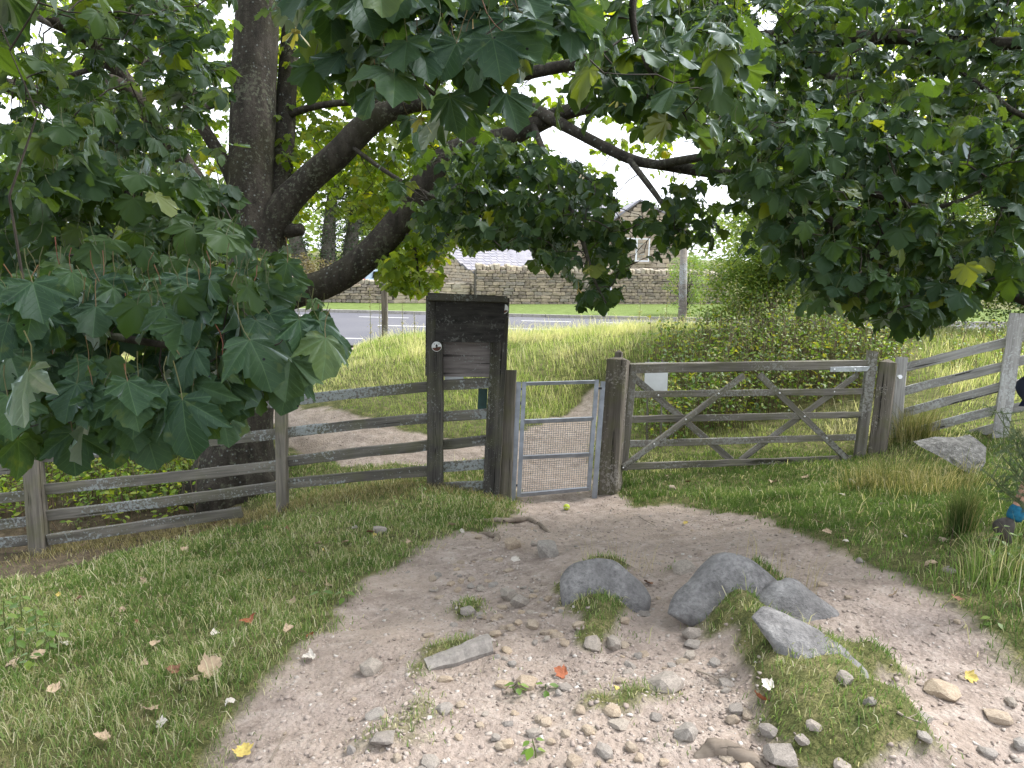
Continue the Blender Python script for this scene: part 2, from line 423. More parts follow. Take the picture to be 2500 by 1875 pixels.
def leaf_mat(name, dark, light, yellow=(.30,.30,.03), ypart=.06, trans=.45, rough=.5, veins=False, gloss=.30, spots=False, tcol=None):
    """thin leaf: colour by per-leaf random, light passes through"""
    k = NT(name); r = k.math('FRACT', k.math('ADD', k.attr('rnd'), k.math('MULTIPLY', k.rnd(), 7.31)))
    col = k.ramp(r, [(0, dark), (.75-ypart, light), (1-ypart, tuple((a+b)/2 for a, b in zip(light, yellow))), (1, yellow)])
    nrm = None
    if veins:
        v = k.attr('vein')                   # 0 on a main vein, 1 between
        col = k.mix(k.ramp(v, [(.0, .55), (.10, 0.0)]), col, tuple(min(1, x*1.9+.02) for x in light))
        n = k.noise(k.coord('Object', (1,1,1)), 30, 4)
        col = k.mix(k.ramp(n, [(.35, 0.0), (.75, .5)]), col, tuple(x*.6 for x in dark))
        if spots:
            vs = k.vor(k.coord('Object', (1,1,1)), 11); sel = k.ramp(vs, [(.055, 1.0), (.075, 0.0)])
            col = k.mix(sel, col, (.012, .012, .014))
            ys = k.ramp(k.noise(k.coord('Object', (1,1,1)), 9, 3), [(.60, 0.0), (.72, .6)]); col = k.mix(ys, col, yellow)
        nrm = k.bump(k.math('ADD', k.math('MULTIPLY', v, .5), k.math('MULTIPLY', n, .5)), .35, .006)
    d = k.new('ShaderNodeBsdfDiffuse'); k.set(d.inputs['Color'], col)
    t = k.new('ShaderNodeBsdfTranslucent'); tc = tcol or (1.7, 1.65, .55)
    k.set(t.inputs['Color'], k.mix(1.0, col, (*tc,), 'MULTIPLY'))
    g = k.new('ShaderNodeBsdfGlossy'); k.set(g.inputs['Color'], (1, 1, 1)); g.inputs['Roughness'].default_value = rough
    if nrm is not None:
        for o in (d, g): k.l.new(nrm, o.inputs['Normal'])
    a = k.new('ShaderNodeMixShader'); a.inputs[0].default_value = trans; k.l.new(d.outputs[0], a.inputs[1]); k.l.new(t.outputs[0], a.inputs[2])
    fr = k.new('ShaderNodeLayerWeight'); fr.inputs['Blend'].default_value = .25
    b = k.new('ShaderNodeMixShader'); k.set(b.inputs[0], k.math('MULTIPLY', fr.outputs['Facing'], gloss)); k.l.new(a.outputs[0], b.inputs[1]); k.l.new(g.outputs[0], b.inputs[2])
    return k.done(b.outputs[0])
def grass_mat(name, stops, trans=.35):
    k = NT(name); r = k.attr('rnd'); col = k.ramp(r, stops)
    tip = k.attr('tip'); col = k.mix(k.math('MULTIPLY', tip, .35), col, (.30, .29, .13))
    d = k.new('ShaderNodeBsdfDiffuse'); k.set(d.inputs['Color'], col)
    t = k.new('ShaderNodeBsdfTranslucent'); k.set(t.inputs['Color'], k.mix(1.0, col, (1.3, 1.3, .7), 'MULTIPLY'))
    a = k.new('ShaderNodeMixShader'); a.inputs[0].default_value = trans; k.l.new(d.outputs[0], a.inputs[1]); k.l.new(t.outputs[0], a.inputs[2])
    return k.done(a.outputs[0])
# ------------------------------------------------------------------ ground
k = NT('ground_soil_and_turf'); P = k.coord('Object', (1,1,1), False); g = k.attr('grass')
n1 = k.noise(P, 1.3, 5, .6); n2 = k.noise(P, 9, 6, .65); n3 = k.noise(P, 55, 5, .7)
soil = k.ramp(n2, [(.28, (.205,.165,.142)), (.5, (.325,.268,.235)), (.72, (.44,.38,.34))])
soil = k.mix(k.ramp(n1, [(.38, 0.0), (.68, .7)]), soil, (.38,.31,.255))
soil = k.mix(k.ramp(n3, [(.30, .6), (.48, 0.0)]), soil, (.155,.12,.088))
damp = k.ramp(k.noise(P, 2.3, 6, .7), [(.52, 0.0), (.66, .55)]); soil = k.mix(damp, soil, (.17,.135,.112))
scuff = k.ramp(k.noise(k.coord('Object', (1,3.2,1), False), 4.5, 4, .6), [(.58, 0.0), (.70, .5)]); soil = k.mix(scuff, soil, (.43,.375,.335))
vv = k.vor(P, 42); soil = k.mix(k.ramp(vv, [(.10, .5), (.26, 0.0)]), soil, (.47,.42,.36))
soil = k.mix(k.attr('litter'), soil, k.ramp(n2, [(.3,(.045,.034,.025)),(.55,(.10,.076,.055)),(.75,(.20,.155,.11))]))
thatch = k.ramp(n2, [(.3, (.055,.065,.022)), (.5, (.12,.125,.045)), (.72, (.26,.225,.115))])
n4 = k.noise(P, 130, 4, .75); thatch = k.mix(k.ramp(n4, [(.35, .8), (.55, 0.0)]), thatch, (.022,.03,.010)); thatch = k.mix(k.ramp(n4, [(.60, 0.0), (.72, .7)]), thatch, (.30,.27,.14))
gm = k.math('ADD', g, k.math('MULTIPLY', k.math('SUBTRACT', n3, .5), .5)); gm = k.ramp(gm, [(.25, 0.0), (.62, 1.0)])
col = k.mix(gm, soil, thatch)
hh = k.math('ADD', k.math('MULTIPLY', n2, .5), k.math('ADD', k.math('MULTIPLY', n3, .35), k.math('MULTIPLY', vv, -.25)))
M_GROUND = k.done(k.bsdf(col, .95, k.bump(hh, .9, .04), .15))
nx, ny = len(GX), len(GY)
idx = np.arange(nx*ny).reshape(ny, nx)
Q = np.stack([idx[:-1,:-1], idx[:-1,1:], idx[1:,1:], idx[1:,:-1]], -1).reshape(-1, 4)
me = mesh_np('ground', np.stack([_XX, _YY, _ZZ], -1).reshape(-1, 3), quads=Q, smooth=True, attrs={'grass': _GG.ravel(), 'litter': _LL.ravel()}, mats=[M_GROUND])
add('ground', me, kind='structure')

# ------------------------------------------------------------------ road, kerb, verge
def plane_pt(u, v, z):
    r = FW + ((u-CU)/F)*RT - ((v-CV)/F)*UP; t = (z-C0[2])/r[2]; return C0 + t*r
k = NT('worn_tarmac'); P = k.coord('Object', (1,1,1), False)
n2 = k.noise(P, 40, 5, .7); n1 = k.noise(P, .35, 4)
col = k.ramp(n2, [(.3, (.062,.062,.074)), (.7, (.115,.115,.132))]); col = k.mix(k.ramp(n1, [(.4, 0.0), (.7, .5)]), col, (.13,.128,.138))
M_ROAD = k.done(k.bsdf(col, .8, k.bump(n2, .4, .01), .3))
M_LINE = plain('worn_white_road_paint', (.62,.62,.60), .7, var=.12, sc=6)
M_KERB = stone('kerb_stone', [(.25,.24,.22),(.34,.32,.29),(.42,.40,.36)], 3, .2)
def strip(name, lo, hi, z0, z1, mat, kind='structure', xs=None, **kw):
    xs = np.linspace(-60, 60, 61) if xs is None else xs
    V = []; Fc = []
    for i, x in enumerate(xs):
        V += [(x, lo(x), z0(x) if callable(z0) else z0), (x, hi(x), z1(x) if callable(z1) else z1)]
        if i: a = 2*(i-1); Fc.append((a, a+2, a+3, a+1))
    return add(name, mesh_np(name, np.array(V), faces=Fc, mats=[mat]), kind=kind, **kw)
R_FAR = lambda x: 28.2 + .004*x*x*(x > 0) - .012*x*x*(x < -8)*0
R_NEAR = lambda x: 18.9 + .006*(x+1)**2 - .9*math.exp(-((x+5.5)/2.2)**2)
strip('road', R_NEAR, R_FAR, ROAD_Z, ROAD_Z, M_ROAD)
mb = MB()
for x0 in np.arange(-40, 30, 3.1):
    mb.put([(x0,26.5,ROAD_Z+.005),(x0+1.9,26.5,ROAD_Z+.005),(x0+1.9,26.62,ROAD_Z+.005),(x0,26.62,ROAD_Z+.005)], [(0,1,2,3)])
mb.put([(-4.6,23.5,ROAD_Z+.005),(30,23.5,ROAD_Z+.005),(30,23.62,ROAD_Z+.005),(-4.6,23.62,ROAD_Z+.005)], [(0,1,2,3)])
mb.put([(-30,19.75,ROAD_Z+.005),(-4.3,19.75,ROAD_Z+.005),(-4.3,19.87,ROAD_Z+.005),(-30,19.87,ROAD_Z+.005)], [(0,1,2,3)])
mb.build('road_marking', M_LINE, kind='structure')
mb = MB()
for x0 in np.arange(-50, 50, .95):
    a, b = R_FAR(x0), R_FAR(x0+.93)
    mb.put([(x0,a,ROAD_Z-.05),(x0+.93,b,ROAD_Z-.05),(x0+.93,b+.14,ROAD_Z-.05),(x0,a+.14,ROAD_Z-.05),(x0,a,ROAD_Z+.12),(x0+.93,b,ROAD_Z+.12),(x0+.93,b+.14,ROAD_Z+.12),(x0,a+.14,ROAD_Z+.12)],
           [(0,3,2,1),(4,5,6,7),(0,1,5,4),(1,2,6,5),(2,3,7,6),(3,0,4,7)])
mb.build('kerb', M_KERB, kind='structure')
k = NT('mown_verge'); P = k.coord('Object', (1,1,1), False); n2 = k.noise(P, 3, 6, .7)
M_VERGE = k.done(k.bsdf(k.ramp(n2, [(.3, (.085,.12,.03)), (.7, (.15,.20,.06))]), .95, k.bump(k.noise(P, 60, 4), .8, .03), .1))
VZ = ROAD_Z+.115
strip('verge', lambda x: R_FAR(x)+.14, lambda x: 37.5, VZ, VZ+.10, M_VERGE)

# ------------------------------------------------------------------ stone walls and houses across the road
def rounded_stone_mesh(name, m, seed, rnd=.22, jit=.10):
    """chamfered irregular block, unit size: 24 verts"""
    rg = np.random.default_rng(seed); V = []; idx = {}
    for sx in (-1,1):
        for sy in (-1,1):
            for sz in (-1,1):
                base = np.array([sx,sy,sz])*.5*(1+rg.normal(0, jit, 3)*.7)
                for a in range(3):
                    p = base.copy()
                    for b in range(3):
                        if b != a: p[b] -= np.sign(p[b])*rnd*.5*(1+rg.normal(0, .25))
                    idx[(sx,sy,sz,a)] = len(V); V.append(p + rg.normal(0, jit*.15, 3))
    Fc = []
    for a in range(3):
        b, c = (a+1) % 3, (a+2) % 3
        for s in (-1,1):
            q = []
            for sb, sc_ in ((-1,-1),(1,-1),(1,1),(-1,1)):
                t = [0,0,0]; t[a] = s; t[b] = sb; t[c] = sc_; q.append(idx[(*t, a)])
            Fc.append(tuple(q) if s > 0 else tuple(q[::-1]))
    for a in range(3):
        b, c = (a+1) % 3, (a+2) % 3
        for sb in (-1,1):
            for sc_ in (-1,1):
                q = []
                for s, ax in ((-1,b),(1,b),(1,c),(-1,c)):
                    t = [0,0,0]; t[a] = s; t[b] = sb; t[c] = sc_; q.append(idx[(*t, ax)])
                Fc.append(tuple(q))
    for sx in (-1,1):
        for sy in (-1,1):
            for sz in (-1,1): Fc.append(tuple(idx[(sx,sy,sz,a)] for a in range(3)))
    me = mesh_np(name, np.array(V), faces=Fc, smooth=False, mats=[m])
    import bmesh
    bm = bmesh.new(); bm.from_mesh(me); bmesh.ops.recalc_face_normals(bm, faces=bm.faces); bm.to_mesh(me); bm.free()
    return me
M_RUBBLE = stone('dark_gritstone', [(.12,.112,.108),(.26,.235,.21),(.44,.40,.35)], 3.5, .5, perobj=.85)
M_LIGHTST = stone('pale_sandstone', [(.30,.26,.21),(.43,.38,.31),(.56,.51,.42)], 3.5, .4, perobj=.6)
M_COPE = stone('weathered_coping', [(.22,.20,.17),(.36,.33,.27),(.50,.46,.38)], 3.5, .5, perobj=.6)
M_MORT = stone('wall_joint', [(.07,.063,.055),(.12,.11,.09),(.17,.155,.13)], 4, .2)
M_MORTL = stone('pale_joint', [(.17,.15,.12),(.24,.21,.17),(.30,.27,.22)], 4, .2)
def wall_face(parent, A, B, h0, h1, mats, nvar, course, leng, proud=.05, clip=None, limit=300, seed=1, jitter=.25, name='stone', dz=0.0):
    """lay a face of stones on the vertical plane A->B (ground points), heights h0->h1; returns the number laid"""
    rg = np.random.default_rng(seed); A = np.asarray(A, float); B = np.asarray(B, float)
    L = np.linalg.norm((B-A)[:2]); d = unit((B-A)*np.array([1,1,0])); nrm = np.cross(d, [0,0,1]);
    if nrm@(C0-A) < 0: nrm = -nrm
    vs = [rounded_stone_mesh(name, mats, seed*31+q) for q in range(nvar)]
    stones = []; z = 0.02
    while z < max(h0, h1):
        hc = course*rg.uniform(1-jitter, 1+jitter); s = rg.uniform(-.3, 0)*leng
        while s < L:
            l = leng*rg.uniform(1-1.6*jitter, 1+1.9*jitter); mid = s+l/2
            hm = h0+(h1-h0)*np.clip(mid/L, 0, 1)
            hcc = min(hc, hm-z)
            if 0 < mid < L and hcc > course*.35 and (clip is None or clip(mid/L, z+hcc/2)):
                e0 = max(s, 0); e1 = min(s+l, L)
                stones.append((A + d*((e0+e1)/2) + (B-A)*[0,0,1]*(mid/L) + np.array([0,0,z+hcc/2+dz]) + nrm*rg.uniform(-.25, 1)*proud*.4, (e1-e0)*.965, hcc*.93, rg.integers(nvar)))
            s += l
        z += hc
    order = rg.permutation(len(stones)); ind = set(order[:limit].tolist()); bulk = MB(); one = 0
    for i, (c, l, h, q) in enumerate(stones):
        wob = rg.normal(0, .03)
        dx = unit(d + np.array([0,0,wob])); up = np.cross(nrm, dx)*-1
        if up[2] < 0: up = -up
        M = mat4(c, dx*l, nrm*(proud*4), up*h)
        if i in ind: add(name, vs[q], parent, M); one += 1
        else:
            co = np.array([v.co[:] for v in vs[q].vertices]); m3 = np.array(M)
            bulk.put(co@m3[:3,:3].T + m3[:3,3], [tuple(p.vertices) for p in vs[q].polygons])
    if bulk.n: bulk.build('smaller_stones', mats, parent, kind='stuff')
    return d, nrm
def core(parent, A, B, h0, h1, thick, mat, name='core'):
    A = np.asarray(A, float); B = np.asarray(B, float); d = unit((B-A)*np.array([1,1,0])); n = np.cross(d, [0,0,1])
    if n@(C0-A) < 0: n = -n
    a0, b0 = A - n*.0, B - n*.0; a1, b1 = A - n*thick, B - n*thick; z = np.array([0,0,1.0]); dn = z*.15
    V = [a0-dn, b0-dn, b1-dn, a1-dn, a0+z*h0, b0+z*h1, b1+z*h1, a1+z*h0]
    MB().put(V, [(0,3,2,1),(4,5,6,7),(0,1,5,4),(1,2,6,5),(2,3,7,6),(3,0,4,7)]).build(name, mat, parent)
def coping(parent, A, B, h0, h1, w, size, mat, seed, name='coping_stone'):
    rg = np.random.default_rng(seed); A = np.asarray(A, float); B = np.asarray(B, float)
    L = np.linalg.norm(B-A); d = unit(B-A); n = np.cross(unit(d*[1,1,0]), [0,0,1])
    if n@(C0-A) < 0: n = -n
    vs = [rounded_stone_mesh(name, mat, seed*17+q, .38, .14) for q in range(5)]
    s = 0
    while s < L:
        l = size*rg.uniform(.7, 1.35); h = size*1.15*rg.uniform(.8, 1.25); f = (s+l/2)/L
        c = A + (B-A)*min(f, 1) + np.array([0,0,h0+(h1-h0)*f + h*.42]) - n*w*.42
        tx = unit(d + np.array([0,0,rg.normal(0,.12)])); up = np.cross(tx, -n); up = up if up[2] > 0 else -up
        add(name, vs[rg.integers(5)], parent, mat4(c, tx*l*.96, n*w*1.12, up*h)); s += l
WZ = VZ+.02
def wpt(u, d): p = at(u, 745, d); p[2] = WZ; return p
# main rubble wall to the right of the outbuilding
A, B = wpt(1162, 32.6), wpt(1770, 36.5)
W1 = root('boundary_wall', A, 'long dark rubble stone wall with upright coping across the road', 'wall')
core(W1, A, B, 1.62, 1.50, .42, M_MORT); wall_face(W1, A, B, 1.62, 1.50, M_RUBBLE, 6, .145, .36, .06, seed=3)
coping(W1, A, B, 1.60, 1.48, .42, .24, M_COPE, 5)
# dark low wall on the left
A0, B0 = wpt(560, 31.0), wpt(962, 32.0)
W2 = root('garden_wall', A0, 'low dark stone wall with rounded coping in front of the parked car', 'wall')
core(W2, A0, B0, .98, .80, .42, M_MORT); wall_face(W2, A0, B0, .98, .80, M_RUBBLE, 6, .14, .33, .06, seed=7)
coping(W2, A0, B0, .96, .78, .42, .24, M_COPE, 9)
# outbuilding: gable + slate roof
E0 = at(1160, 664, 32.75); R0 = at(1078, 603, 34.6); E1 = at(1436, 671, 34.4); R1 = at(1352, 606, 36.3)
Bk = 2*R0 - E0; Bk[2] = E0[2]; G0, Gb = E0.copy(), Bk.copy(); G0[2] = Gb[2] = WZ
OB = root('stone_outbuilding', G0, 'low pale stone outbuilding with slate roof behind the long wall', 'building')
hg = E0[2]-WZ; hr = R0[2]-WZ
# walls
d_g = unit((Gb-G0)*np.array([1,1,0])); n_g = np.cross(d_g, [0,0,1]); n_g = n_g if n_g@(C0-G0) > 0 else -n_g
ins = n_g*-.08
Ob1 = E1.copy(); Ob1[2] = WZ; back1 = Gb+(Ob1-G0)
MB().put([G0+ins, Gb+ins, Bk+ins, R0+ins, E0+ins, Ob1, back1, back1+[0,0,hg], E1, R1],
         [(0,1,2,3,4),(0,4,8,5),(1,6,7,2),(5,8,9,7,6)]).build('wall', M_MORTL, OB)
Lg = np.linalg.norm((Gb-G0)[:2])
wall_face(OB, G0, Gb, hr, hr, M_LIGHTST, 6, .155, .36, .05, clip=lambda f, z: z < hg + (hr-hg)*(1-abs(f-.5)/.5) - .06, seed=11)
# pale wall running from the gable to the dark wall
A3, B3 = wpt(962, 32.0), G0 + unit(wpt(962,32.0)-G0)*.25
W3 = root('pale_garden_wall', A3, 'short pale coursed sandstone wall beside the outbuilding', 'wall')
core(W3, A3, B3, .86, 1.0, .4, M_MORTL); wall_face(W3, A3, B3, .86, 1.0, M_LIGHTST, 5, .17, .45, .05, seed=13, jitter=.15)
M_SLATE = stone('blue_grey_slate', [(.17,.17,.20),(.25,.25,.29),(.33,.33,.37)], 2.5, .3, rough=.6, bump=.25, perobj=.35)
def slates(parent, E0, E1, R0, R1, rows, cols, mat, seed=2, over=.12):
    rg = np.random.default_rng(seed); nrm = unit(np.cross(E1-E0, R0-E0)); nrm = nrm if nrm[2] > 0 else -nrm
    MB().put([E0-nrm*.03, E1-nrm*.03, R1-nrm*.03, R0-nrm*.03, E0-nrm*.10, E1-nrm*.10, R1-nrm*.10, R0-nrm*.10],
        [(0,1,2,3),(7,6,5,4),(0,4,5,1),(1,5,6,2),(2,6,7,3),(3,7,4,0)]).build('roof_base', mat, parent)
    e = unit(E1-E0); s = unit(R0-E0); le = np.linalg.norm(E1-E0); ls = np.linalg.norm(R0-E0)
    w, h = le/cols, ls/rows
    V = np.array([(x,y,z) for z in (-.5,.5) for y in (-.5,.5) for x in (-.5,.5)])
    me = mesh_np('slate', V, faces=[(0,2,3,1),(4,5,7,6),(0,1,5,4),(2,6,7,3),(0,4,6,2),(1,3,7,5)], mats=[mat])
    for r in range(rows):
        for c in range(-1, cols+1):
            x0 = (c + (.5 if r % 2 else 0))*w; x1 = x0 + w*.975
            x0, x1 = max(x0, -.05), min(x1, le+.05)
            if x1-x0 < .08: continue
            sk = (r+.5)/rows; off = (R0-E0) - s*ls
            cpt = E0 + e*(x0+x1)/2 + s*((r+.5)*h) + nrm*(.012+rg.uniform(0,.008))
            t = unit(s + nrm*-.045)
            add('slate', me, parent, mat4(cpt, e*(x1-x0), t*h*1.12, np.cross(e, t)*.018))
slates(OB, E0 + n_g*.1 + np.array([0,-.0,-.03]), E1+[0,0,-.03], R0+n_g*.1, R1, 9, 17, M_SLATE)
nb = Bk + (E1-E0)
MB().put([R0+n_g*.1, R1, nb, Bk+n_g*.1], [(0,1,2,3)]).build('rear_roof', M_SLATE, OB)
M_WHITE = plain('white_paint', (.72,.74,.76), .5, var=.06)
M_GLASS = plain('window_glass', (.06,.075,.085), .08, .6, var=.2)
M_CURT = plain('pale_curtain', (.42,.45,.42), .9, var=.15)
for u, lab in ((1083, 'white meter box on the pale outbuilding wall, further from the slate eaves'), (1119, 'white meter box on the pale outbuilding wall, closer to the slate eaves')):
    r = FW + ((u-CU)/F)*RT - ((710-CV)/F)*UP; t = ((G0-C0)@n_g)/(r@n_g); p = C0 + t*r + n_g*.17
    M = mat4(p, d_g, n_g, [0,0,1])
    b = MB().box(p, (.17,.07,.25), (d_g, n_g, np.array([0,0,1.]))).build('meter_box', M_WHITE, None, mat=M, label=lab, cat='box')
    MB().box(p+n_g*.078, (.145,.008,.215), (d_g, n_g, np.array([0,0,1.]))).build('door', M_WHITE, b, mat=M)
# main house behind
M_HOUSE = M_LIGHTST
def window(parent, c, dx, n, w, h, panes=2):
    z = np.array([0,0,1.]); fr = .07
    f = MB()
    for s in (-1,1):
        f.box(c+dx*s*(w/2-fr/2)+n*.03, (fr/2,.05,h/2), (dx,n,z)); f.box(c+z*s*(h/2-fr/2)+n*.032, (w/2-fr,.05,fr/2), (dx,n,z))
    for q in range(1, panes): f.box(c+dx*(q/panes-.5)*w+n*.03, (fr*.7,.05,h/2-fr), (dx,n,z))
    M = mat4(c, dx, n, z); fo = f.build('window', M_WHITE, parent, mat=M)
    for q in range(panes):
        cc = c+dx*((q+.5)/panes-.5)*(w-fr*.8)
        MB().box(cc+n*.012, ((w/panes-fr)/2,.006,h/2-fr), (dx,n,z)).build('pane', M_GLASS if q == 0 else M_CURT, fo, mat=M)
    MB().box(c-z*(h/2+.07)+n*.06, (w/2+.12,.1,.06), (dx,n,z)).build('sill', M_COPE, fo, mat=M)
HZ = WZ+.2
H = root('stone_house', [at(1300,745,44)[0], 44, HZ], 'two storey pale stone house with slate roofs behind the outbuilding', 'building')
a, b = at(1060, 560, 45.0), at(1490, 565, 45.0); ez = a[2]; a2, b2 = a.copy(), b.copy(); a[2] = b[2] = HZ; hwall = ez-HZ
dxh = unit((b-a)*[1,1,0]); nh = np.cross(dxh, [0,0,1]); nh = nh if nh[1] < 0 else -nh
core(H, a+nh*-.02, b+nh*-.02, hwall, hwall, 6.0, M_MORTL, 'wall'); wall_face(H, a, b, hwall, hwall, M_HOUSE, 5, .26, .52, .05, clip=lambda f, z: z > 2.0, seed=21, limit=240)
ee0, ee1 = a+[0,0,hwall]+nh*.3, b+[0,0,hwall]+nh*.3; rr0, rr1 = a+[0,0,hwall+2.6]-nh*3.2, b+[0,0,hwall+2.6]-nh*3.2
slates(H, ee0, ee1, rr0, rr1, 8, 24, M_SLATE, 4)
MB().put([rr0, rr1, rr1-nh*3.4-[0,0,2.6], rr0-nh*3.4-[0,0,2.6]], [(0,1,2,3)]).build('rear_roof', M_SLATE, H)
MB().box((ee0+ee1)/2+nh*.09-[0,0,.04], (np.linalg.norm(b-a)/2,.07,.06), (dxh,nh,[0,0,1])).build('gutter', plain('black_gutter', (.02,.02,.022), .4), H)
for u in (1140, 1290): window(H, at(u, 592, 44.9)*[1,0,1]+[0, (a+(b-a)*.3)[1]-.09, 0], dxh, nh, 1.1, 1.2)
mb = MB().box(rr0+(rr1-rr0)*.82+[0,0,.75], (.55,.4,.9)).build('chimney', M_LIGHTST, H)
pot = MB()
for s in (-.28,.28): pot.tube([rr0+(rr1-rr0)*.82+[s,0,1.6], rr0+(rr1-rr0)*.82+[s,0,2.1]], [.13,.10], 10)
pot.build('chimney_pot', plain('terracotta', (.30,.15,.09), .8), mb)
# right-hand gable wing
a, b = at(1478, 700, 41.5), at(1668, 700, 41.5); a[2] = b[2] = HZ-.1; ap = at(1556, 494, 41.5); es = at(1478, 548, 41.5)[2]-a[2]; hrr = ap[2]-a[2]; f0 = (ap[0]-a[0])/(b[0]-a[0])
dw = unit((b-a)*[1,1,0]); nw = np.array([dw[1], -dw[0], 0]); nw = nw if nw[1] < 0 else -nw; zz = np.array([0,0,1.]); dep = -nw*5.0
apx = a+(b-a)*f0+zz*hrr; i_ = -nw*.09
MB().put([a+i_, b+i_, b+i_+zz*es, apx+i_, a+i_+zz*es, a+dep, b+dep, b+dep+zz*es, apx+dep, a+dep+zz*es], [(0,1,2,3,4),(0,4,9,5),(1,6,7,2),(5,9,8,7,6)]).build('wing_wall', M_MORTL, H)
wall_face(H, a, b, hrr, hrr, M_HOUSE, 5, .25, .5, .05, clip=lambda f, z: z < es+(hrr-es)*(1-abs(f-f0)/(f0 if f < f0 else 1-f0))-.05, seed=23, limit=200)
for s, e in ((1, a), (2, b)):
    q0 = e+zz*es+nw*.15; q1 = apx+nw*.15; o = unit(q0-q1)*.2
    MB().put([q0+o, q1, q1+dep*1.03, q0+o+dep*1.03, q0+o+zz*.12, q1+zz*.12, q1+dep*1.03+zz*.12, q0+o+dep*1.03+zz*.12], [(0,3,2,1),(4,5,6,7),(0,1,5,4),(1,2,6,5),(2,3,7,6),(3,0,4,7)]).build('wing_roof', M_SLATE, H)
cw = at(1551, 610, 41.4); cw[1] = (a+nw*.04)[1]
window(H, cw, dw, nw, 1.55, 1.35)
add_l = MB().box(cw+zz*.85+nw*.02, (.95,.07,.10), (dw,nw,zz)).build('lintel', M_COPE, H)
# ------------------------------------------------------------------ timber materials
W_FENCE = wood('lichened_grey_oak', (.10,.094,.086), (.25,.235,.21), .36, algae=.35)
W_FENCE2 = wood('weathered_rail_oak', (.11,.102,.092), (.27,.25,.22), .12, algae=.35)
W_POST = wood('weathered_post_oak', (.11,.099,.085), (.26,.235,.20), .0, algae=.5, speck=.0)
W_DARK = wood('blackened_board_oak', (.035,.033,.031), (.12,.112,.10), .10, (.20,.21,.20), algae=.35, speck=.35)
W_PANEL = wood('dark_plywood', (.020,.019,.019), (.075,.070,.066), .20, (.13,.13,.125), grain=(5, 26, 26))
W_PANEL2 = wood('grey_plank', (.15,.132,.13), (.33,.295,.29), .05, grain=(3, 34, 34))
W_GATE = wood('gate_oak', (.12,.11,.096), (.28,.26,.225), .12, (.27,.27,.25), algae=.45)
W_PALE = wood('silvered_softwood', (.26,.25,.245), (.58,.56,.55), .10, (.55,.56,.56))
W_POSTG = wood('gate_post_oak', (.09,.079,.066), (.25,.22,.185), .10, (.30,.28,.25), algae=.55)
GALV = plain('galvanised_steel', (.25,.27,.30), .45, .5, .75, var=.22, sc=9)
STEEL = plain('bolt_steel', (.62,.63,.64), .4, .5, .8)
def base_at(u, v, d, sink=.35):
    """ground point under the thing seen at (u, v, d); the foot sinks into the earth"""
    p = at(u, v, d); p[2] = min(p[2], hgt(p[0], p[1])) - sink; return p
# ------------------------------------------------------------------ left fence
FD = {95: 7.0, 687: 7.1, 1063: 7.28}
fr = root('post_and_rail_fence', at(690,1250,7.1), 'lichen covered post and rail fence running past the sycamore trunk', 'fence')
def upright(u0, v0, u1, v1, d, w, t, m, parent, name='post', **kw):
    a, b = at(u0, v0, d), at(u1, v1, d); dr = unit(a-b); a = a + dr*.4
    return beam(name, a, b, w, t, m, parent, up=(1,0,0), **kw)
upright(97,1345, 72,1000, 7.0, .155, .12, W_POST, fr, top=.01)
upright(690,1250, 686,951, 7.1, .105, .10, W_POST, fr, top=.008)
upright(-560,1430, -590,1090, 6.9, .15, .12, W_POST, fr)
RY = .075     # rails sit behind the posts' front faces
def rail(p0, p1, d0, d1, w, m, parent, t=.038, off=.035, name='rail', **kw):
    a = at(*p0, d0+off); b = at(*p1, d1+off); return beam(name, a, b, w, t, m, parent, **kw)
hR = .105
for q_, (y0, y1) in enumerate(((979,944),(1056,1021),(1127,1087),(1181,1149))):
    rail((688,y0+1),(1046,y1), 7.1, 7.28, hR, W_FENCE if q_ < 2 else W_FENCE2, fr, sag=-.006)
for q_, (y0, y1) in enumerate(((1044,981),(1117,1058),(1196,1136),(1262,1187))):
    rail((92,y0),(684,y1), 7.0, 7.1, hR*1.02, W_FENCE if q_ < 2 else W_FENCE2, fr, sag=.008)
rail((118,1318),(590,1250), 6.98, 7.08, .11, W_FENCE2, fr, t=.045, off=.02)
for y in (1052,1136,1206,1270,1315):
    rail((-580,y+72),(96,y), 6.9, 7.0, hR, W_FENCE, fr)
# ------------------------------------------------------------------ notice board
nbz = root('notice_board', at(1140,1200,7.35), 'tall blackened timber notice board with two blank panels beside the small gate', 'notice board')
D_B = 7.30
upright(1063,1192, 1062,728, D_B, .165, .12, W_DARK, nbz, jit=.003)
upright(1199,1205, 1224,728, D_B+.02, .172, .12, W_DARK, nbz, jit=.003)
def board(name, pts, d, thick, m, parent, grain='x', n=1):
    q = [at(u, v, d) for u, v in pts]; c = sum(q)/4; dx = unit(q[1]-q[0]); dz = unit(q[0]-q[3]); ny_ = unit(np.cross(dx, dz)); ny_ = ny_ if ny_@(C0-c) > 0 else -ny_
    V = [p + ny_*thick*s for s in (0, -1) for p in q]
    M = mat4(c, dx, ny_, np.cross(dx, ny_))
    return MB().put(V, [(0,1,2,3),(7,6,5,4),(0,4,5,1),(1,5,6,2),(2,6,7,3),(3,7,4,0)]).build(name, m, parent, mat=M)
board('top_cap', [(1044,714),(1239,723),(1238,738),(1045,733)], D_B-.16, .26, W_DARK, nbz)
board('upper_panel', [(1064,733),(1237,737),(1229,836),(1063,835)], D_B-.085, .025, W_PANEL, nbz)
board('lower_panel', [(1080,834),(1206,836),(1198,921),(1080,919)], D_B+.045, .02, W_PANEL2, nbz)
board('back_board', [(1040,722),(1243,728),(1236,919),(1038,917)], D_B+.10, .03, W_PANEL, nbz)
board('white_sheet', [(1085,917),(1132,917),(1131,931),(1085,931)], D_B+.085, .008, M_WHITE, nbz)
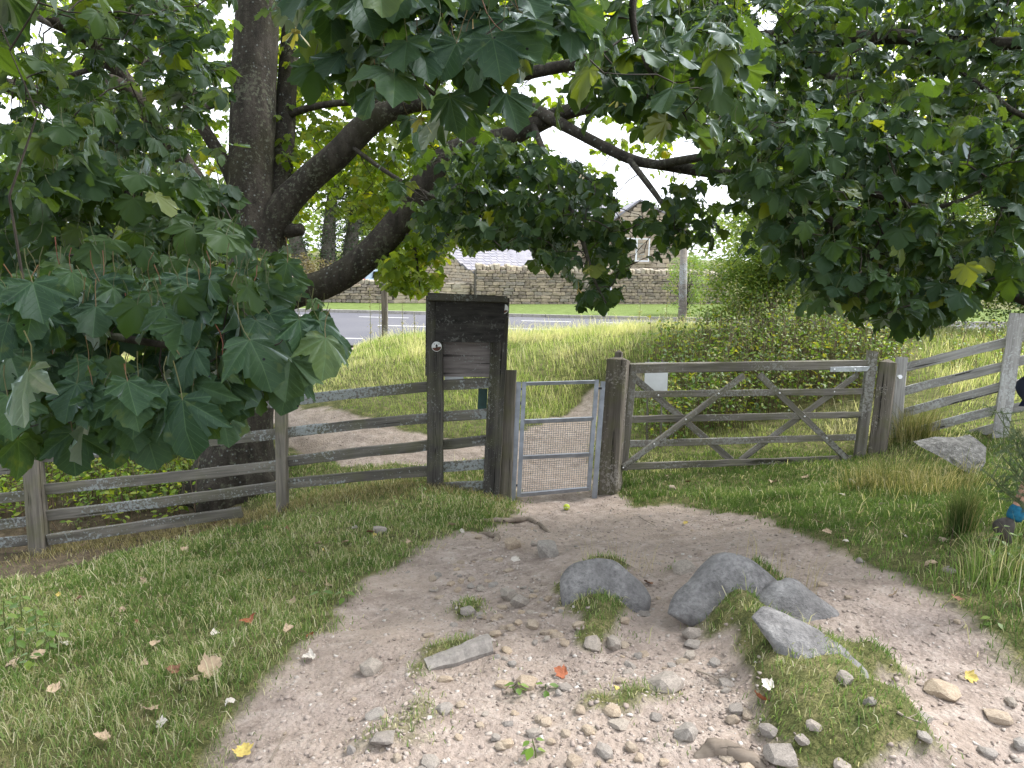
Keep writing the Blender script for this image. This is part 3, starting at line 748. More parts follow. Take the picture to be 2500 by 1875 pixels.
M_BLK = plain('black_plastic', (.012,.012,.014), .5); M_BRN = plain('waymark_brown', (.11,.045,.03), .6)
def badge(u, v, d, parent, r=.052, broken=False):
    c = at(u, v, d); n = unit(C0-c)*[1,1,0]; n = unit(n); x = unit(np.cross([0,0,1], n)); z = np.array([0,0,1.])
    P2 = lambda a, b, o: c + x*a*r + z*b*r + n*o
    b = MB(); ang = np.linspace(0, 2*math.pi, 28, endpoint=False)
    if broken: ang = np.linspace(-1.4, 1.25, 16)
    rim = [P2(math.cos(t), math.sin(t), .0) for t in ang]; rf = [P2(math.cos(t), math.sin(t), .007) for t in ang]; kk = len(ang)
    b.put(rim+rf, [tuple(range(kk, 2*kk))]+[(i,(i+1) % kk,kk+(i+1) % kk,kk+i) for i in range(kk)])
    o = b.build('waymark_badge', M_WHITE, parent)
    # brown ground wave, walker and birds as raised print
    s = MB()
    if not broken:
        tt = np.linspace(math.pi*1.03, math.pi*1.97, 14); arc = [P2(.9*math.cos(t), .9*math.sin(t), .009) for t in tt]
        top = [P2(xx, -.13+.12*math.sin(xx*2.2), .009) for xx in np.linspace(.86, -.86, 9)]
    else:
        arc = [P2(.86*math.cos(t), .86*math.sin(t), .009) for t in np.linspace(-1.35, -.35, 7)]; top = [P2(.5, -.2, .009), P2(.15,-.35,.009)]
    s.put(arc+top, [tuple(range(len(arc)+len(top)))]); s.build('brown_band', M_BRN, o)
    s = MB()
    if not broken:
        man = [(-.04,.52),(.04,.52),(.09,.44),(.09,.36),(.2,.28),(.24,-.02),(.17,-.02),(.13,.14),(.11,-.1),(.16,-.42),(.06,-.42),(0,-.12),(-.06,-.42),(-.16,-.42),(-.11,-.1),(-.13,.14),(-.17,-.02),(-.24,-.02),(-.2,.28),(-.09,.36),(-.09,.44)]
        s.put([P2(a_, b_, .0105) for a_, b_ in man], [tuple(range(len(man)))])
        for cx in (-.46,.46): s.put([P2(cx+a_*.5, .52+b_*.5, .0105) for a_, b_ in ((-.3,.25),(-.12,.12),(0,.2),(.14,.1),(.3,.25),(.16,-.05),(0,-.2),(-.15,-.02))], [tuple(range(8))])
        s.build('walker_print', M_BLK, o)
    return o
badge(1066, 846, D_B-.072, nbz); badge(1229, 754, D_B-.12, nbz, broken=True)
for y0, y1 in ((940,935),(1018,1009),(1087,1074),(1141,1132),(1190,1184)):
    rail((1070,y0),(1200,y1), D_B, D_B, hR, W_FENCE, nbz)
board('leaflet_box', [(1168,949),(1190,949),(1188,1000),(1166,1000)], D_B+.085, .06, plain('dark_green_paint', (.012,.05,.042), .5), nbz)
# ------------------------------------------------------------------ small metal gate
tag(upright(1234,1206, 1247,904, 7.42, .125, .125, W_POST, None, 'gate_latch_post', jit=.003), 'short cracked timber post between notice board and metal gate', 'post')
mg = root('metal_hand_gate', at(1350,1205,7.6), 'galvanised steel pedestrian gate with square wire mesh panels', 'gate')
def tubeb(name, p0, p1, d0, d1, r, parent, m=GALV):
    a, b = at(*p0, d0), at(*p1, d1); dd, y, z = frame_of(b-a)
    bb = MB(); V = []
    for q in (a, b): V += [q+y*r*sy+z*r*sz for sy, sz in ((-1,-1),(1,-1),(1,1),(-1,1))]
    bb.put(V, [(0,3,2,1),(4,5,6,7),(0,1,5,4),(1,2,6,5),(2,3,7,6),(3,0,4,7)])
    return bb.build(name, m, parent)
d0, d1 = 7.46, 7.62
tubeb('gate_stile', (1280,932),(1267,1212), d0, d0, .022, mg); tubeb('gate_stile', (1457,927),(1437,1196), d1, d1, .022, mg)
for n_, (ya, yb), (xa, xb) in (('top_bar',(937,932),(1281,1455)),('middle_bar',(1029,1022),(1278,1448)),('middle_bar',(1117,1109),(1274,1442)),('bottom_bar',(1208,1193),(1270,1437))):
    tubeb(n_, (xa,ya),(xb,yb), d0-.004, d1-.004, .019 if n_ != 'top_bar' else .017, mg)
def lerp(a, b, t): return np.asarray(a)*(1-t)+np.asarray(b)*t
wm_ = MB(); q00, q10, q01, q11 = at(1279,1030,d0+.012), at(1449,1022,d1+.012), at(1270,1206,d0+.012), at(1438,1193,d1+.012)
for i in range(1, 30):
    t = i/30; wm_.tube([lerp(q00,q10,t), lerp(q01,q11,t)], .0021, 4, caps=False)
for i in range(1, 33):
    t = i/33; wm_.tube([lerp(q00,q01,t)+FW*.004, lerp(q10,q11,t)+FW*.004], .0021, 4, caps=False)
wm_.build('wire_mesh', GALV, mg)
tubeb('hanging_post', (1267,932),(1252,1222), 7.44, 7.44, .026, mg); tubeb('hanging_post', (1472,931),(1451,1216), 7.66, 7.66, .026, mg)
for (u, v, dd) in ((1275,950,d0),(1274,985,d0),(1463,948,d1),(1266,1185,d0)):
    a = at(u-6, v, dd); b = at(u+6, v, dd); MB().tube([a, b], .013, 8).build('hinge_pin', plain('black_hinge', (.03,.03,.032), .5), mg)
# ------------------------------------------------------------------ field gate
DGL, DGR = 7.82, 8.72
def gd(u): return DGL + (DGR-DGL)*(u-1530)/590.0
gpst = root('gate_post', at(1489,1203,7.72), 'thick square gate post with pointed cap and small white notice', 'post')
a, b = at(1488,1205,7.78), at(1510,879,7.78); ax_d = unit(b-a)
yaw = math.radians(-24)
up_ = np.array([math.cos(yaw), math.sin(yaw), 0])
beam('shaft', a-ax_d*.4, b, .215, .215, W_POSTG, gpst, up=up_, jit=.003, ch=.012, top=.05)
beam('cap_block', b+ax_d*.01, b+ax_d*.085, .075, .075, W_POSTG, gpst, up=up_, seg=2, jit=.001, ch=.004, top=.032)
# sticker on the left face
fn = np.array([-math.cos(yaw), -math.sin(yaw), 0]); fx = np.array([-fn[1], fn[0], 0])
r_ = FW + ((1485-CU)/F)*RT - ((897-CV)/F)*UP; t_ = ((a+fn*.111+ax_d*1.35-C0)@fn)/(r_@fn); sc_ = C0+t_*r_+fn*.003
fu = unit(ax_d-fn*(ax_d@fn)); fx = np.cross(fu, fn)
st = MB().box(sc_, (.030,.0015,.047), (fx, fn, fu)).build('notice', M_WHITE, gpst)
pr = MB()
for i_, (z_, w_) in enumerate(((.034,.018),(.024,.022),(.014,.012),(-.004,.020),(-.014,.022),(-.024,.016),(-.034,.021))): pr.box(sc_+fu*z_+fn*.002, (w_,.0005,.0022), (fx, fn, fu))
pr.build('notice_print', M_BLK, st)
fg = root('field_gate', at(1800,1135,8.2), 'wide five bar timber field gate with crossed diagonal braces', 'gate')
def grail(name, p0, p1, w, off=0., t=.03, m=W_GATE, **kw):
    a, b = at(*p0, gd(p0[0])+off), at(*p1, gd(p1[0])+off); return beam(name, a, b, w, t, m, fg, **kw)
grail('top_rail', (1536,899),(2122,889), .108, .0, .07)
for p0, p1 in (((1532,963),(2110,955)),((1528,1024),(2101,1012)),((1523,1084),(2088,1067)),((1519,1139),(2078,1119))): grail('rail', p0, p1, .078, .0, .028)
grail('brace', (1541,916),(1786,1124), .075, .032, .026); grail('brace', (1521,1141),(1815,917), .075, -.03, .026)
grail('brace', (1853,915),(2072,1124), .075, -.03, .026); grail('brace', (1806,1124),(2094,914), .075, .032, .026)
a, b = at(2096,1130,gd(2110)), at(2130,857,gd(2110)); beam('heel_stile', a, b, .12, .075, W_GATE, fg, up=(1,0,0))
a, b = at(1522,1148,gd(1528)+.005), at(1546,892,gd(1540)+.005); beam('latch_stile', a, b, .085, .06, W_GATE, fg, up=(1,0,0))
for (u, v, o) in ((1607,965,-.02),(1754,961,-.05),(1903,960,-.05),(2036,957,-.02),(1674,1024,-.05),(1597,1084,-.05),(1735,1080,-.02),(1883,1076,-.02),(2018,1070,-.05),(1792,1133,-.02),(1810,1133,-.02),(1521,1142,-.05),(1964,1017,-.05)):
    p = at(u, v, gd(u)+o); MB().tube([p, p-FW*.008, p-FW*.012], [.011,.010,.003], 8).build('bolt', STEEL, fg)
a, b = at(2027,902,gd(2027)-.048), at(2142,900,gd(2142)-.048)
beam('strap_hinge', a, b, .062, .006, plain('galvanised_strap', (.50,.53,.57), .45, .5, .7), fg, jit=.0004, ch=.002)
for u in (2037, 2087): p = at(u, 902, gd(u)-.052); MB().tube([p, p-FW*.007], [.014,.009], 8).build('bolt', STEEL, fg)
rp = root('hanging_gate_post', at(2150,1110,8.75), 'leaning square hanging post at the far end of the field gate', 'post')
a, b = at(2142,1112,8.72), at(2168,886,8.72); d_ = unit(b-a); yw = math.radians(-32); beam('shaft', a-d_*.4, b, .20, .20, W_POSTG, rp, up=(math.cos(yw), math.sin(yw), 0), ch=.01, top=.05)
tag(beam('fence_end_post', at(2187,1110,8.95)-[0,0,.4], at(2202,872,8.95), .13, .09, W_PALE, None, up=(math.cos(yw), math.sin(yw), 0)), 'pale split post bolted behind the hanging gate post', 'post')
p = at(2195,920,8.86); MB().tube([p, p-FW*.03], .03, 6).build('hinge_bolt', STEEL, rp)
# white sign seen from behind, on two stakes
sg = root('white_sign', at(1603,1060,9.1), 'plain white sign plate on two thin stakes behind the field gate', 'sign')
board('plate', [(1575,884),(1632,884),(1629,954),(1573,954)], 9.1, .006, M_WHITE, sg)
for u in (1582, 1616):
    a = at(u, 1060, 9.13); a[2] = hgt(a[0], a[1])-.2; beam('stake', a, at(u+1, 878, 9.13), .022, .022, W_GATE, sg, up=(1,0,0))
# ------------------------------------------------------------------ right fence
rf = root('silvered_rail_fence', at(2445,1068,8.0), 'silvered pale post and rail fence climbing away from the field gate', 'fence')
a, b = at(2440,1085,8.0), at(2484,766,8.0); beam('post', a-[0,0,.4], b, .15, .13, W_PALE, rf, up=(math.cos(-.55), math.sin(-.55), 0))
a, b = at(2790,1000,7.0), at(2850,640,7.0); beam('post', a-[0,0,.4], b, .14, .12, W_PALE, rf, up=(1,0,0))
for p0, p1 in (((2196,901),(2470,832)),((2192,958),(2462,891)),((2190,1012),(2452,942)),((2200,1062),(2445,997)),((2290,1082),(2438,1043))):
    beam('rail', at(*p0, 9.0), at(*p1, 8.06), .105, .035, W_PALE, rf, jit=.004)
for y0, y1 in ((832,735),(889,800),(944,865),(1001,930)): beam('rail', at(2458,y0,8.05), at(2820,y1,7.05), .105, .035, W_PALE, rf, jit=.004)
# fingerpost by the road
fp = root('signpost', at(940,805,19.0), 'thin wooden signpost with one finger board at the road edge', 'signpost')
zb = hgt(*at(940,815,17.8)[:2]); pb = at(940,815,17.8); pb[2] = zb-.3; beam('pole', pb, at(938,652,17.8), .15, .12, wood('signpost_timber', (.10,.085,.07), (.20,.175,.14), .1), fp, up=(1,0,0))
beam('finger_board', at(941,664,17.7), at(968,665,18.6), .16, .035, W_DARK, fp)
# round pole by the wall
tp = at(1668,770,24.0); tp2 = at(1670,590,24.0); tp[2] = ROAD_Z-.1
tag(MB().tube([tp, lerp(tp,tp2,.5), tp2], [.15,.14,.12], 12).build('utility_pole', wood('pale_pole_timber', (.16,.14,.12), (.32,.29,.25), .1), None, smooth=True), 'tall pale round timber pole beside the hedge near the stone wall', 'pole')
import bmesh
# ------------------------------------------------------------------ boulders and stones
M_BOULDER = stone('grey_gritstone', [(.095,.092,.092),(.18,.175,.175),(.31,.305,.30)], 9, .35, bump=1.0, dist=.03)
M_STONEG = stone('path_stone_grey', [(.19,.175,.16),(.29,.27,.25),(.40,.375,.35)], 9, .4, bump=.5, dist=.008, perobj=.45)
M_STONEB = stone('path_stone_buff', [(.24,.19,.145),(.36,.30,.235),(.48,.42,.34)], 9, .4, bump=.5, dist=.008, perobj=.4)
M_SLAB = stone('lichened_slab', [(.055,.053,.05),(.14,.137,.13),(.31,.31,.295)], 22, .25, bump=1.0, dist=.03)
def noise3(P, sc, seed):
    a = vnoise(P[:,0]*sc+seed, P[:,1]*sc+seed*2.3, seed); b = vnoise(P[:,1]*sc-seed, P[:,2]*sc+seed*.7, seed+3); c = vnoise(P[:,2]*sc+seed*1.9, P[:,0]*sc, seed+5)
    return (a+b+c)/1.5-1.0
def boulder_mesh(name, m, seed, sub=5, amp=.22, cuts=6):
    bm = bmesh.new(); bmesh.ops.create_icosphere(bm, subdivisions=sub, radius=1.0)
    V = np.array([v.co[:] for v in bm.verts]); rg = np.random.default_rng(seed)
    for _ in range(cuts):
        n = unit(rg.normal(0,1,3)); lim = rg.uniform(.45,.8); d = V@n; V -= np.where(d > lim, (d-lim)*.8, 0)[:,None]*n
    r = 1 + amp*noise3(V, 1.3, seed) + amp*.35*noise3(V, 3.5, seed+1) + amp*.12*noise3(V, 9, seed+2)
    V *= r[:,None]
    for v, p in zip(bm.verts, V): v.co = p
    me = bpy.data.meshes.new(name); bm.to_mesh(me); bm.free()
    me.polygons.foreach_set('use_smooth', np.ones(len(me.polygons), bool)); me.materials.append(m); return me
def hull_mesh(name, m, seed, n=26, flat=.7):
    rg = np.random.default_rng(seed); P = rg.normal(0,1,(n,3)); P /= np.linalg.norm(P,axis=1)[:,None]; P *= rg.uniform(.8,1.05,(n,1)); P = np.sign(P)*np.abs(P)**.8; P[:,2] *= flat
    bm = bmesh.new()
    for p in P: bm.verts.new(p)
    r = bmesh.ops.convex_hull(bm, input=bm.verts)
    for g_ in list(bm.verts):
        if not g_.link_faces: bm.verts.remove(g_)
    bmesh.ops.bevel(bm, geom=list(bm.edges), offset=.06, segments=1, affect='EDGES', clamp_overlap=True) if n < 14 else None
    me = bpy.data.meshes.new(name); bm.to_mesh(me); bm.free(); me.materials.append(m); return me
def rock(name, u0, v0, u1, v1, m, seed, label, yaw=0., tilt=0., sink=.58, hfac=1.0, lenfac=1.08, wid=.75, sub=5, amp=.34, cat='boulder', group=None):
    """a rock whose visible outline spans the pixels u0..u1, v0..v1"""
    c = gpt((u0+u1)/2, v1*.75+v0*.25); d = depth_of(c); w = (u1-u0)/F*d/2*lenfac
    pitch_v = math.atan(((v0+v1)/2-CV)/F)+PITCH
    hh = max((v1-v0)/F*d, .02); h = max((hh - 2*w*wid*math.sin(pitch_v)*.55)/math.cos(pitch_v), hh*.35)*hfac
    me = boulder_mesh(name, m, seed, sub, amp)
    R_ = Matrix.Rotation(yaw, 4, 'Z') @ Matrix.Rotation(tilt, 4, 'Y')
    M = Matrix.Translation(Vector((c[0], c[1], float(hgt(c[0],c[1]))+h*(.5-sink)))) @ R_ @ Matrix.Diagonal((w, w*wid, h*.72, 1))
    return add(name, me, None, M, label=label, cat=cat, group=group)
def outline_rock(name, pts, m, seed, label, depth_px, thick, cat='boulder', amp=.05, lean=0., ridge=None):
    """solid rock whose outline follows pts; rounded to both sides, foot buried in the earth"""
    rg_ = np.random.default_rng(seed); d = depth_of(gpt(*depth_px))+thick*.55
    P_ = np.array([(u, v, d) for u, v in pts], float); P_ = cr(np.vstack([P_, P_[:1]]), 5)[:-1]; n = len(P_)
    W_ = np.array([at(u, v, d_) for u, v, d_ in P_]); cen = W_.mean(0); hz = unit(FW*[1,1,0]); V = []; K = 9
    bot = W_[:,2].min()
    for k_ in range(-K, K+1):
        th = k_/K*math.pi/2*.985; c_, s_ = math.cos(th)**.75, math.sin(th)
        ring = cen + (W_-cen)*c_; up_ = (ring[:,2]-bot)[:,None]
        V.append(ring + hz*thick*s_ + hz*up_*lean)
    V = np.concatenate(V); rel = V-cen; sc_ = np.linalg.norm(W_-cen, axis=1).mean()
    nz = noise3(rel/sc_+seed, 1.6, seed)*amp*1.6 + noise3(rel/sc_, 4.0, seed+2)*amp*.7 + noise3(rel/sc_, 10, seed+4)*amp*.22
    V = cen + rel*(1+nz)[:,None] - np.array([0,0,.018])
    Fc = [(i_*n+j_, i_*n+(j_+1) % n, (i_+1)*n+(j_+1) % n, (i_+1)*n+j_) for i_ in range(2*K) for j_ in range(n)]+[tuple(range(n))[::-1], tuple(2*K*n+j_ for j_ in range(n))]
    o = MB().put(V, Fc).build(name, m, None, smooth=True, label=label, cat=cat)
    bm_ = bmesh.new(); bm_.from_mesh(o.data); bmesh.ops.recalc_face_normals(bm_, faces=bm_.faces); bm_.to_mesh(o.data); bm_.free(); return o
outline_rock('boulder', [(1366,1475),(1366,1432),(1385,1402),(1420,1384),(1470,1376),(1512,1385),(1548,1412),(1582,1440),(1596,1466),(1585,1492),(1540,1510),(1480,1520),(1400,1518)], M_BOULDER, 3, 'smooth grey boulder with turf growing over its front', (1480,1455), .085, lean=.35)
outline_rock('boulder', [(1632,1492),(1645,1462),(1690,1428),(1730,1393),(1765,1371),(1805,1363),(1850,1377),(1895,1408),(1932,1440),(1920,1490),(1800,1520),(1690,1520)], M_BOULDER, 14, 'largest dome shaped grey boulder beside the path bend', (1780,1455), .10, lean=.35)
outline_rock('boulder', [(1857,1492),(1862,1464),(1890,1443),(1926,1428),(1952,1426),(1988,1448),(2032,1478),(2078,1512),(2100,1546),(2092,1566),(2060,1574),(2000,1566),(1930,1552),(1880,1525)], M_BOULDER, 22, 'long pitted grey boulder with a ridged top, below the dome shaped one', (1980,1520), .08, amp=.08, lean=.3)
outline_rock('boulder', [(1876,1562),(1920,1554),(1965,1560),(2012,1575),(2055,1596),(2104,1622),(2138,1656),(2120,1685),(2060,1700),(2000,1710),(1955,1690),(1925,1640),(1900,1600)], M_BOULDER, 37, 'half buried flat grey boulder in the grass strip', (2010,1635), .085, amp=.10, lean=.9)
SLB = [(2246,1090),(2300,1078),(2352,1080),(2386,1073),(2408,1092),(2406,1130),(2394,1152),(2366,1157),(2330,1136),(2290,1112)]
ds_ = depth_of(gpt(2380,1158)); fr_ = [at(u, v, ds_+.25*(1157-v)/84.0) for u, v in SLB]; bk_ = [q + np.array([.02,.16,.01]) for q in fr_]; md_ = sum(fr_)/len(fr_) - FW*.025; n_s = len(fr_)
inn = [lerp(q, md_, .35)+rg0*0 - FW*.012*(k_ % 3) for k_, (q, rg0) in enumerate(zip(fr_, fr_))]
MB().put(fr_+inn+[md_]+bk_, [(i_,(i_+1) % n_s,n_s+(i_+1) % n_s,n_s+i_) for i_ in range(n_s)]+[(n_s+i_,n_s+(i_+1) % n_s,2*n_s) for i_ in range(n_s)]+[(2*n_s+1+i_,2*n_s+1+(i_+1) % n_s,(i_+1) % n_s,i_) for i_ in range(n_s)]+[tuple(2*n_s+1+i_ for i_ in range(n_s))[::-1]]).build('rock_slab', M_SLAB, None, label='pale lichen spotted rock slab leaning against the silvered fence', cat='boulder')
LAND = [('the smooth turfed boulder',(1480,1470)),('the dome shaped boulder',(1780,1480)),('the long pitted boulder',(1980,1545)),('the half buried flat boulder',(2010,1660)),('the long thin stone slab',(1120,1620)),('the thick twisted root',(1780,1850)),
  ('the squarish buff stone',(1252,1340)),('the broad dome topped stone',(1618,1680)),('the flat buff stone on the path curve',(2298,1690)),('the lone smooth stone at the path edge',(906,1640)),('the tilted flat pale stone',(1270,1480)),('the small metal gate',(1360,1230)),('the flat sunken grey stone',(1905,1850)),('the flat pale stone in thin grass',(934,1815)),('the lower grass patch',(1540,1720)),('the gravelly middle of the path',(1280,1780))]
LANDP = [(n_, gpt(*q_)[:2]) for n_, q_ in LAND]
LEAFL = [(n_, gpt(*q_)[:2]) for n_, q_ in [('the lichened fence post by the trunk',(690,1262)),('the young nettles',(80,1580)),('the notice board foot',(1060,1225)),('the field gate',(1780,1165)),('the rush tuft',(2345,1310)),('the plantain rosettes',(810,1480)),('the far fence post',(100,1350)),('the flat stone in the grass',(928,1310)),('the bare path edge',(640,1700)),('the thick turf patch',(400,1680)),('the middle of the turf',(450,1480))]] + LANDP
def nearest(x_, y_, L_): return min(L_, key=lambda t: (t[1][0]-x_)**2+(t[1][1]-y_)**2)[0]
HULLS = {0: [hull_mesh('stone', M_STONEG, 50+q) for q in range(7)], 1: [hull_mesh('stone', M_STONEB, 70+q) for q in range(5)]}
big = [(1252,1326,46,48,1,'squarish buff stone with a rounded top beside the dark wedge stone'),(1337,1342,72,55,0,'dark grey wedge shaped stone near the buff stone'),
  (928,1294,44,25,0,'flat grey stone lying in the grass left of the earth path'),(1670,1387,72,25,0,'cracked flat grey slab flush with the path by the dome boulder'),
  (906,1629,62,50,0,'smooth grey stone alone on the bare path edge'),(1270,1470,60,38,0,'tilted flat pale stone on the gravel below the grass tuft'),
  (1243,1450,54,40,0,'rounded pale stone leaning against the tilted flat stone'),(1618,1665,114,54,0,'broad dome topped grey stone above the lower grass patch'),
  (2298,1682,92,40,1,'flat buff stone on the smooth path curve'),(934,1804,82,38,0,'flat pale stone next to the thin grass near the path edge'),
  (1905,1844,92,44,0,'flat grey stone sunk in sparse grass beside the root'),(2062,1655,46,38,0,'small triangular grey stone against the half buried boulder')]
def stone_at(u, v, w, hh, kind, label, group=None, sink=.40, cat='stone', name='stone', q=None):
    c = gpt(u, v+hh*.22); d = depth_of(c); sx = w/F*d/2
    sz = sx*float(np.clip(hh/w*1.15, .35, 1.0))
    me = random.choice(HULLS[kind]) if q is None else HULLS[kind][q]
    M = Matrix.Translation(Vector((c[0], c[1], float(hgt(c[0],c[1]))+sz*(.75-sink)))) @ Matrix.Rotation(random.uniform(0, 6.28), 4, 'Z') @ Matrix.Rotation(random.uniform(-.25,.25), 4, 'X') @ Matrix.Diagonal((sx, sx*random.uniform(.7,.9), sz*1.15, 1))
    if label is None:
        label = f"{'wide' if w > 45 else 'small'} {'grey angular' if kind == 0 else 'buff brown'} stone near {nearest(c[0], c[1], LANDP)}"; group = label+'s'
    return add(name, me, None, M, label=label, cat=cat, group=group)
for (u,v,w,hh,kd,lab) in big: stone_at(u,v,w,hh,kd,lab)
# long slab edge holding back the turf
c0_, c1_ = gpt(1042,1628), gpt(1200,1592); z_ = np.array([0,0,1.]); dsl = unit(c1_-c0_); nsl = unit(np.cross(dsl, z_)); nsl = nsl if nsl@(C0-c0_) > 0 else -nsl
sl = MB(); ns = 9; Vs = []
for i in range(ns+1):
    p = lerp(c0_, c1_, i/ns); hh_ = .015+.055*(i/ns)+random.uniform(-.006,.006); o_ = random.uniform(-.006,.006)
    Vs += [p+nsl*(.02+o_)-z_*.06, p+nsl*(.03+o_)+z_*hh_*.3, p+nsl*(.0+o_)+z_*hh_, p-nsl*.05+z_*hh_*.9, p-nsl*.08-z_*.06]
sl.put(Vs, [(i*5+j, i*5+(j+1) % 5, (i+1)*5+(j+1) % 5, (i+1)*5+j) for i in range(ns) for j in range(5)]+[(4,3,2,1,0),tuple(ns*5+j for j in range(5))])
sl.build('stone_slab', M_STONEG, None, label='long thin stone slab edging a tuft of grass on the path', cat='stone')
mid = [(1304,1328,30,20,0),(1168,1311,22,15,1),(1142,1490,42,26,0),(1125,1417,20,17,1),(1447,1568,50,40,0),(1498,1568,56,38,0),(1288,1665,64,40,1),(1227,1669,46,20,1),(1085,1728,52,32,0),(918,1743,62,24,0),(1475,1832,62,36,0),(1542,1822,36,32,1),
 (1675,1783,68,56,0),(1317,1755,30,28,1),(1402,1858,48,32,1),(1304,1787,46,24,0),(1211,1800,30,22,0),(857,1828,28,30,0),(1683,1600,44,32,0),(1690,1542,62,45,0),(1569,1494,52,20,0),(1524,1515,32,22,1),(1601,1749,38,20,0),(2100,1368,24,21,0),(2336,1517,20,18,1),
 (2121,1710,38,28,0),(2467,1712,38,26,0),(2434,1747,72,30,1),(2255,1749,46,22,0),(2255,1797,42,28,0),(1986,1769,46,22,0),(1877,1781,56,28,0),(1958,1804,42,26,0),(1787,1755,40,30,1),(1799,1728,46,30,0),(1690,1572,52,24,0),(2302,1317,26,15,1),(2316,1391,38,18,0),
 (2007,1427,30,18,1),(2072,1458,22,14,1),(2491,1816,44,36,0),(2410,1836,48,30,0),(2056,1868,62,30,0),(1642,1191,24,20,1),(1118,1440,26,18,1),(1100,1425,28,14,1),(1150,1430,22,16,0),(1175,1438,26,16,0),(1060,1438,18,14,1),(1245,1530,24,20,1),(1265,1520,26,18,1),(1215,1505,30,20,1),
 (1300,1525,44,26,1),(1330,1545,30,20,1),(1210,1545,34,18,1),(1335,1560,22,18,0),(1250,1620,24,20,0),(1365,1690,24,16,0),(1180,1505,20,18,1),(865,1706,16,14,1),(1380,1790,30,18,1),(1435,1780,34,20,1),(1345,1810,26,18,1),(1560,1850,30,22,1),(1620,1860,30,22,1),(970,1850,30,22,1),(1050,1860,60,26,0),(1120,1800,26,18,1)]
for (u,v,w,hh,kd) in mid:
    stone_at(u,v,w,hh,kd, None, None, sink=.5)
# smaller loose stones, still countable
rg = np.random.default_rng(5); got = 0
STONY = gpoly([(1060,1380),(1240,1340),(1400,1480),(1560,1560),(1760,1600),(1860,1760),(1900,1880),(900,1880),(860,1760),(1000,1560)])
PX = np.array(PATH)
lo, hi = np.array([-2.2, 1.9]), np.array([2.6, 6.9])
while got < 210:
    x, y = rg.uniform(lo, hi); 
    if gmask(np.array([x]), np.array([y]))[0] > .35 or not in_poly([x],[y],PATH)[0]: continue
    st_ = in_poly([x],[y],STONY)[0]
    if not st_ and rg.random() > .25: continue
    s = rg.uniform(.010,.034)*(1.15 if st_ else .7); kd = int(rg.random() < .65)
    M = Matrix.Translation(Vector((x, y, float(hgt(x,y))+s*.05))) @ Matrix.Rotation(rg.uniform(0,6.28),4,'Z') @ Matrix.Rotation(rg.uniform(-.3,.3),4,'X') @ Matrix.Diagonal((s, s*rg.uniform(.6,.9), s*rg.uniform(.5,.8), 1))
    add('loose_stone', HULLS[kd][int(rg.integers(5))], None, M, label=f"tiny loose {'grey' if kd == 0 else 'buff'} stone near {nearest(x, y, LANDP)}", cat='stone', group=f"loose {'grey' if kd == 0 else 'buff'} stones near {nearest(x, y, LANDP)}"); got += 1
# gravel: too fine to count
def scatter_mesh(variants, pos, scl, rot, seedv):
    VV = []; TT = []; n = 0; RR = []
    for q, (v, t) in enumerate(variants):
        sel = np.where(seedv == q)[0]
        if len(sel) == 0: continue
        c, s = np.cos(rot[sel]), np.sin(rot[sel])
        p = v[None]*scl[sel][:,None,:]
        X = p[...,0]*c[:,None]-p[...,1]*s[:,None]; Y = p[...,0]*s[:,None]+p[...,1]*c[:,None]
        W_ = np.stack([X, Y, p[...,2]], -1) + pos[sel][:,None,:]
        VV.append(W_.reshape(-1,3)); TT.append((t[None]+ (np.arange(len(sel))*len(v))[:,None,None]).reshape(-1,3)+n); n += W_.shape[0]*W_.shape[1]
        RR.append(np.repeat(np.random.default_rng(q).random(len(sel)), len(v)))
    return np.concatenate(VV), np.concatenate(TT), np.concatenate(RR)
PEB = []
for q in range(5):
    rg2 = np.random.default_rng(90+q); P_ = rg2.normal(0,1,(10,3)); P_ /= np.linalg.norm(P_,axis=1)[:,None]; P_[:,2] *= .65
    bm = bmesh.new(); [bm.verts.new(p) for p in P_]; bmesh.ops.convex_hull(bm, input=bm.verts); bmesh.ops.triangulate(bm, faces=bm.faces); bm.verts.index_update()
    PEB.append((np.array([v.co[:] for v in bm.verts]), np.array([[v.index for v in f.verts] for f in bm.faces]))); bm.free()
N = 60000
x = rg.uniform(-2.6, 3.4, N); y = 1.7 + 6.0*rg.random(N)**1.3
pathin = in_poly(x, y, PATH); st_ = in_poly(x, y, STONY); gm_ = gmask(x, y)
pk = pathin & (gm_ < .55) & (rg.random(N) < np.where(st_, .95, .42)*(.35+.9*fbm(x*2.2, y*2.2, 31)))
x2 = rg.uniform(-4, 1.5, 6000); y2 = rg.uniform(8, 12.5, 6000); pb_ = in_poly(x2, y2, PATH_BACK)
x = np.concatenate([x[pk], x2[pb_]]); y = np.concatenate([y[pk], y2[pb_]]); n = len(x)
s = .004 + .014*rg.random(n)**2.6
k = NT('gravel'); r = k.attr('rnd'); M_GRAV = k.done(k.bsdf(k.ramp(r, [(0,(.20,.165,.14)),(.4,(.29,.24,.21)),(.8,(.36,.31,.275)),(.96,(.43,.39,.355)),(1,(.50,.47,.44))]), .9, k.bump(k.noise(k.coord('Object',(1,1,1),False), 150, 3), .4, .004), .2))
V, T, RR = scatter_mesh(PEB, np.stack([x, y, hgt(x,y)+s*.02], -1), np.stack([s, s*rg.uniform(.6,1,n), s*rg.uniform(.5,.9,n)], -1), rg.uniform(0,6.28,n), rg.integers(0,5,n))
add('gravel', mesh_np('gravel', V, tris=T, attrs={'rnd': RR}, mats=[M_GRAV]), kind='stuff', label='loose gravel and grit scattered over the earth path', cat='gravel')
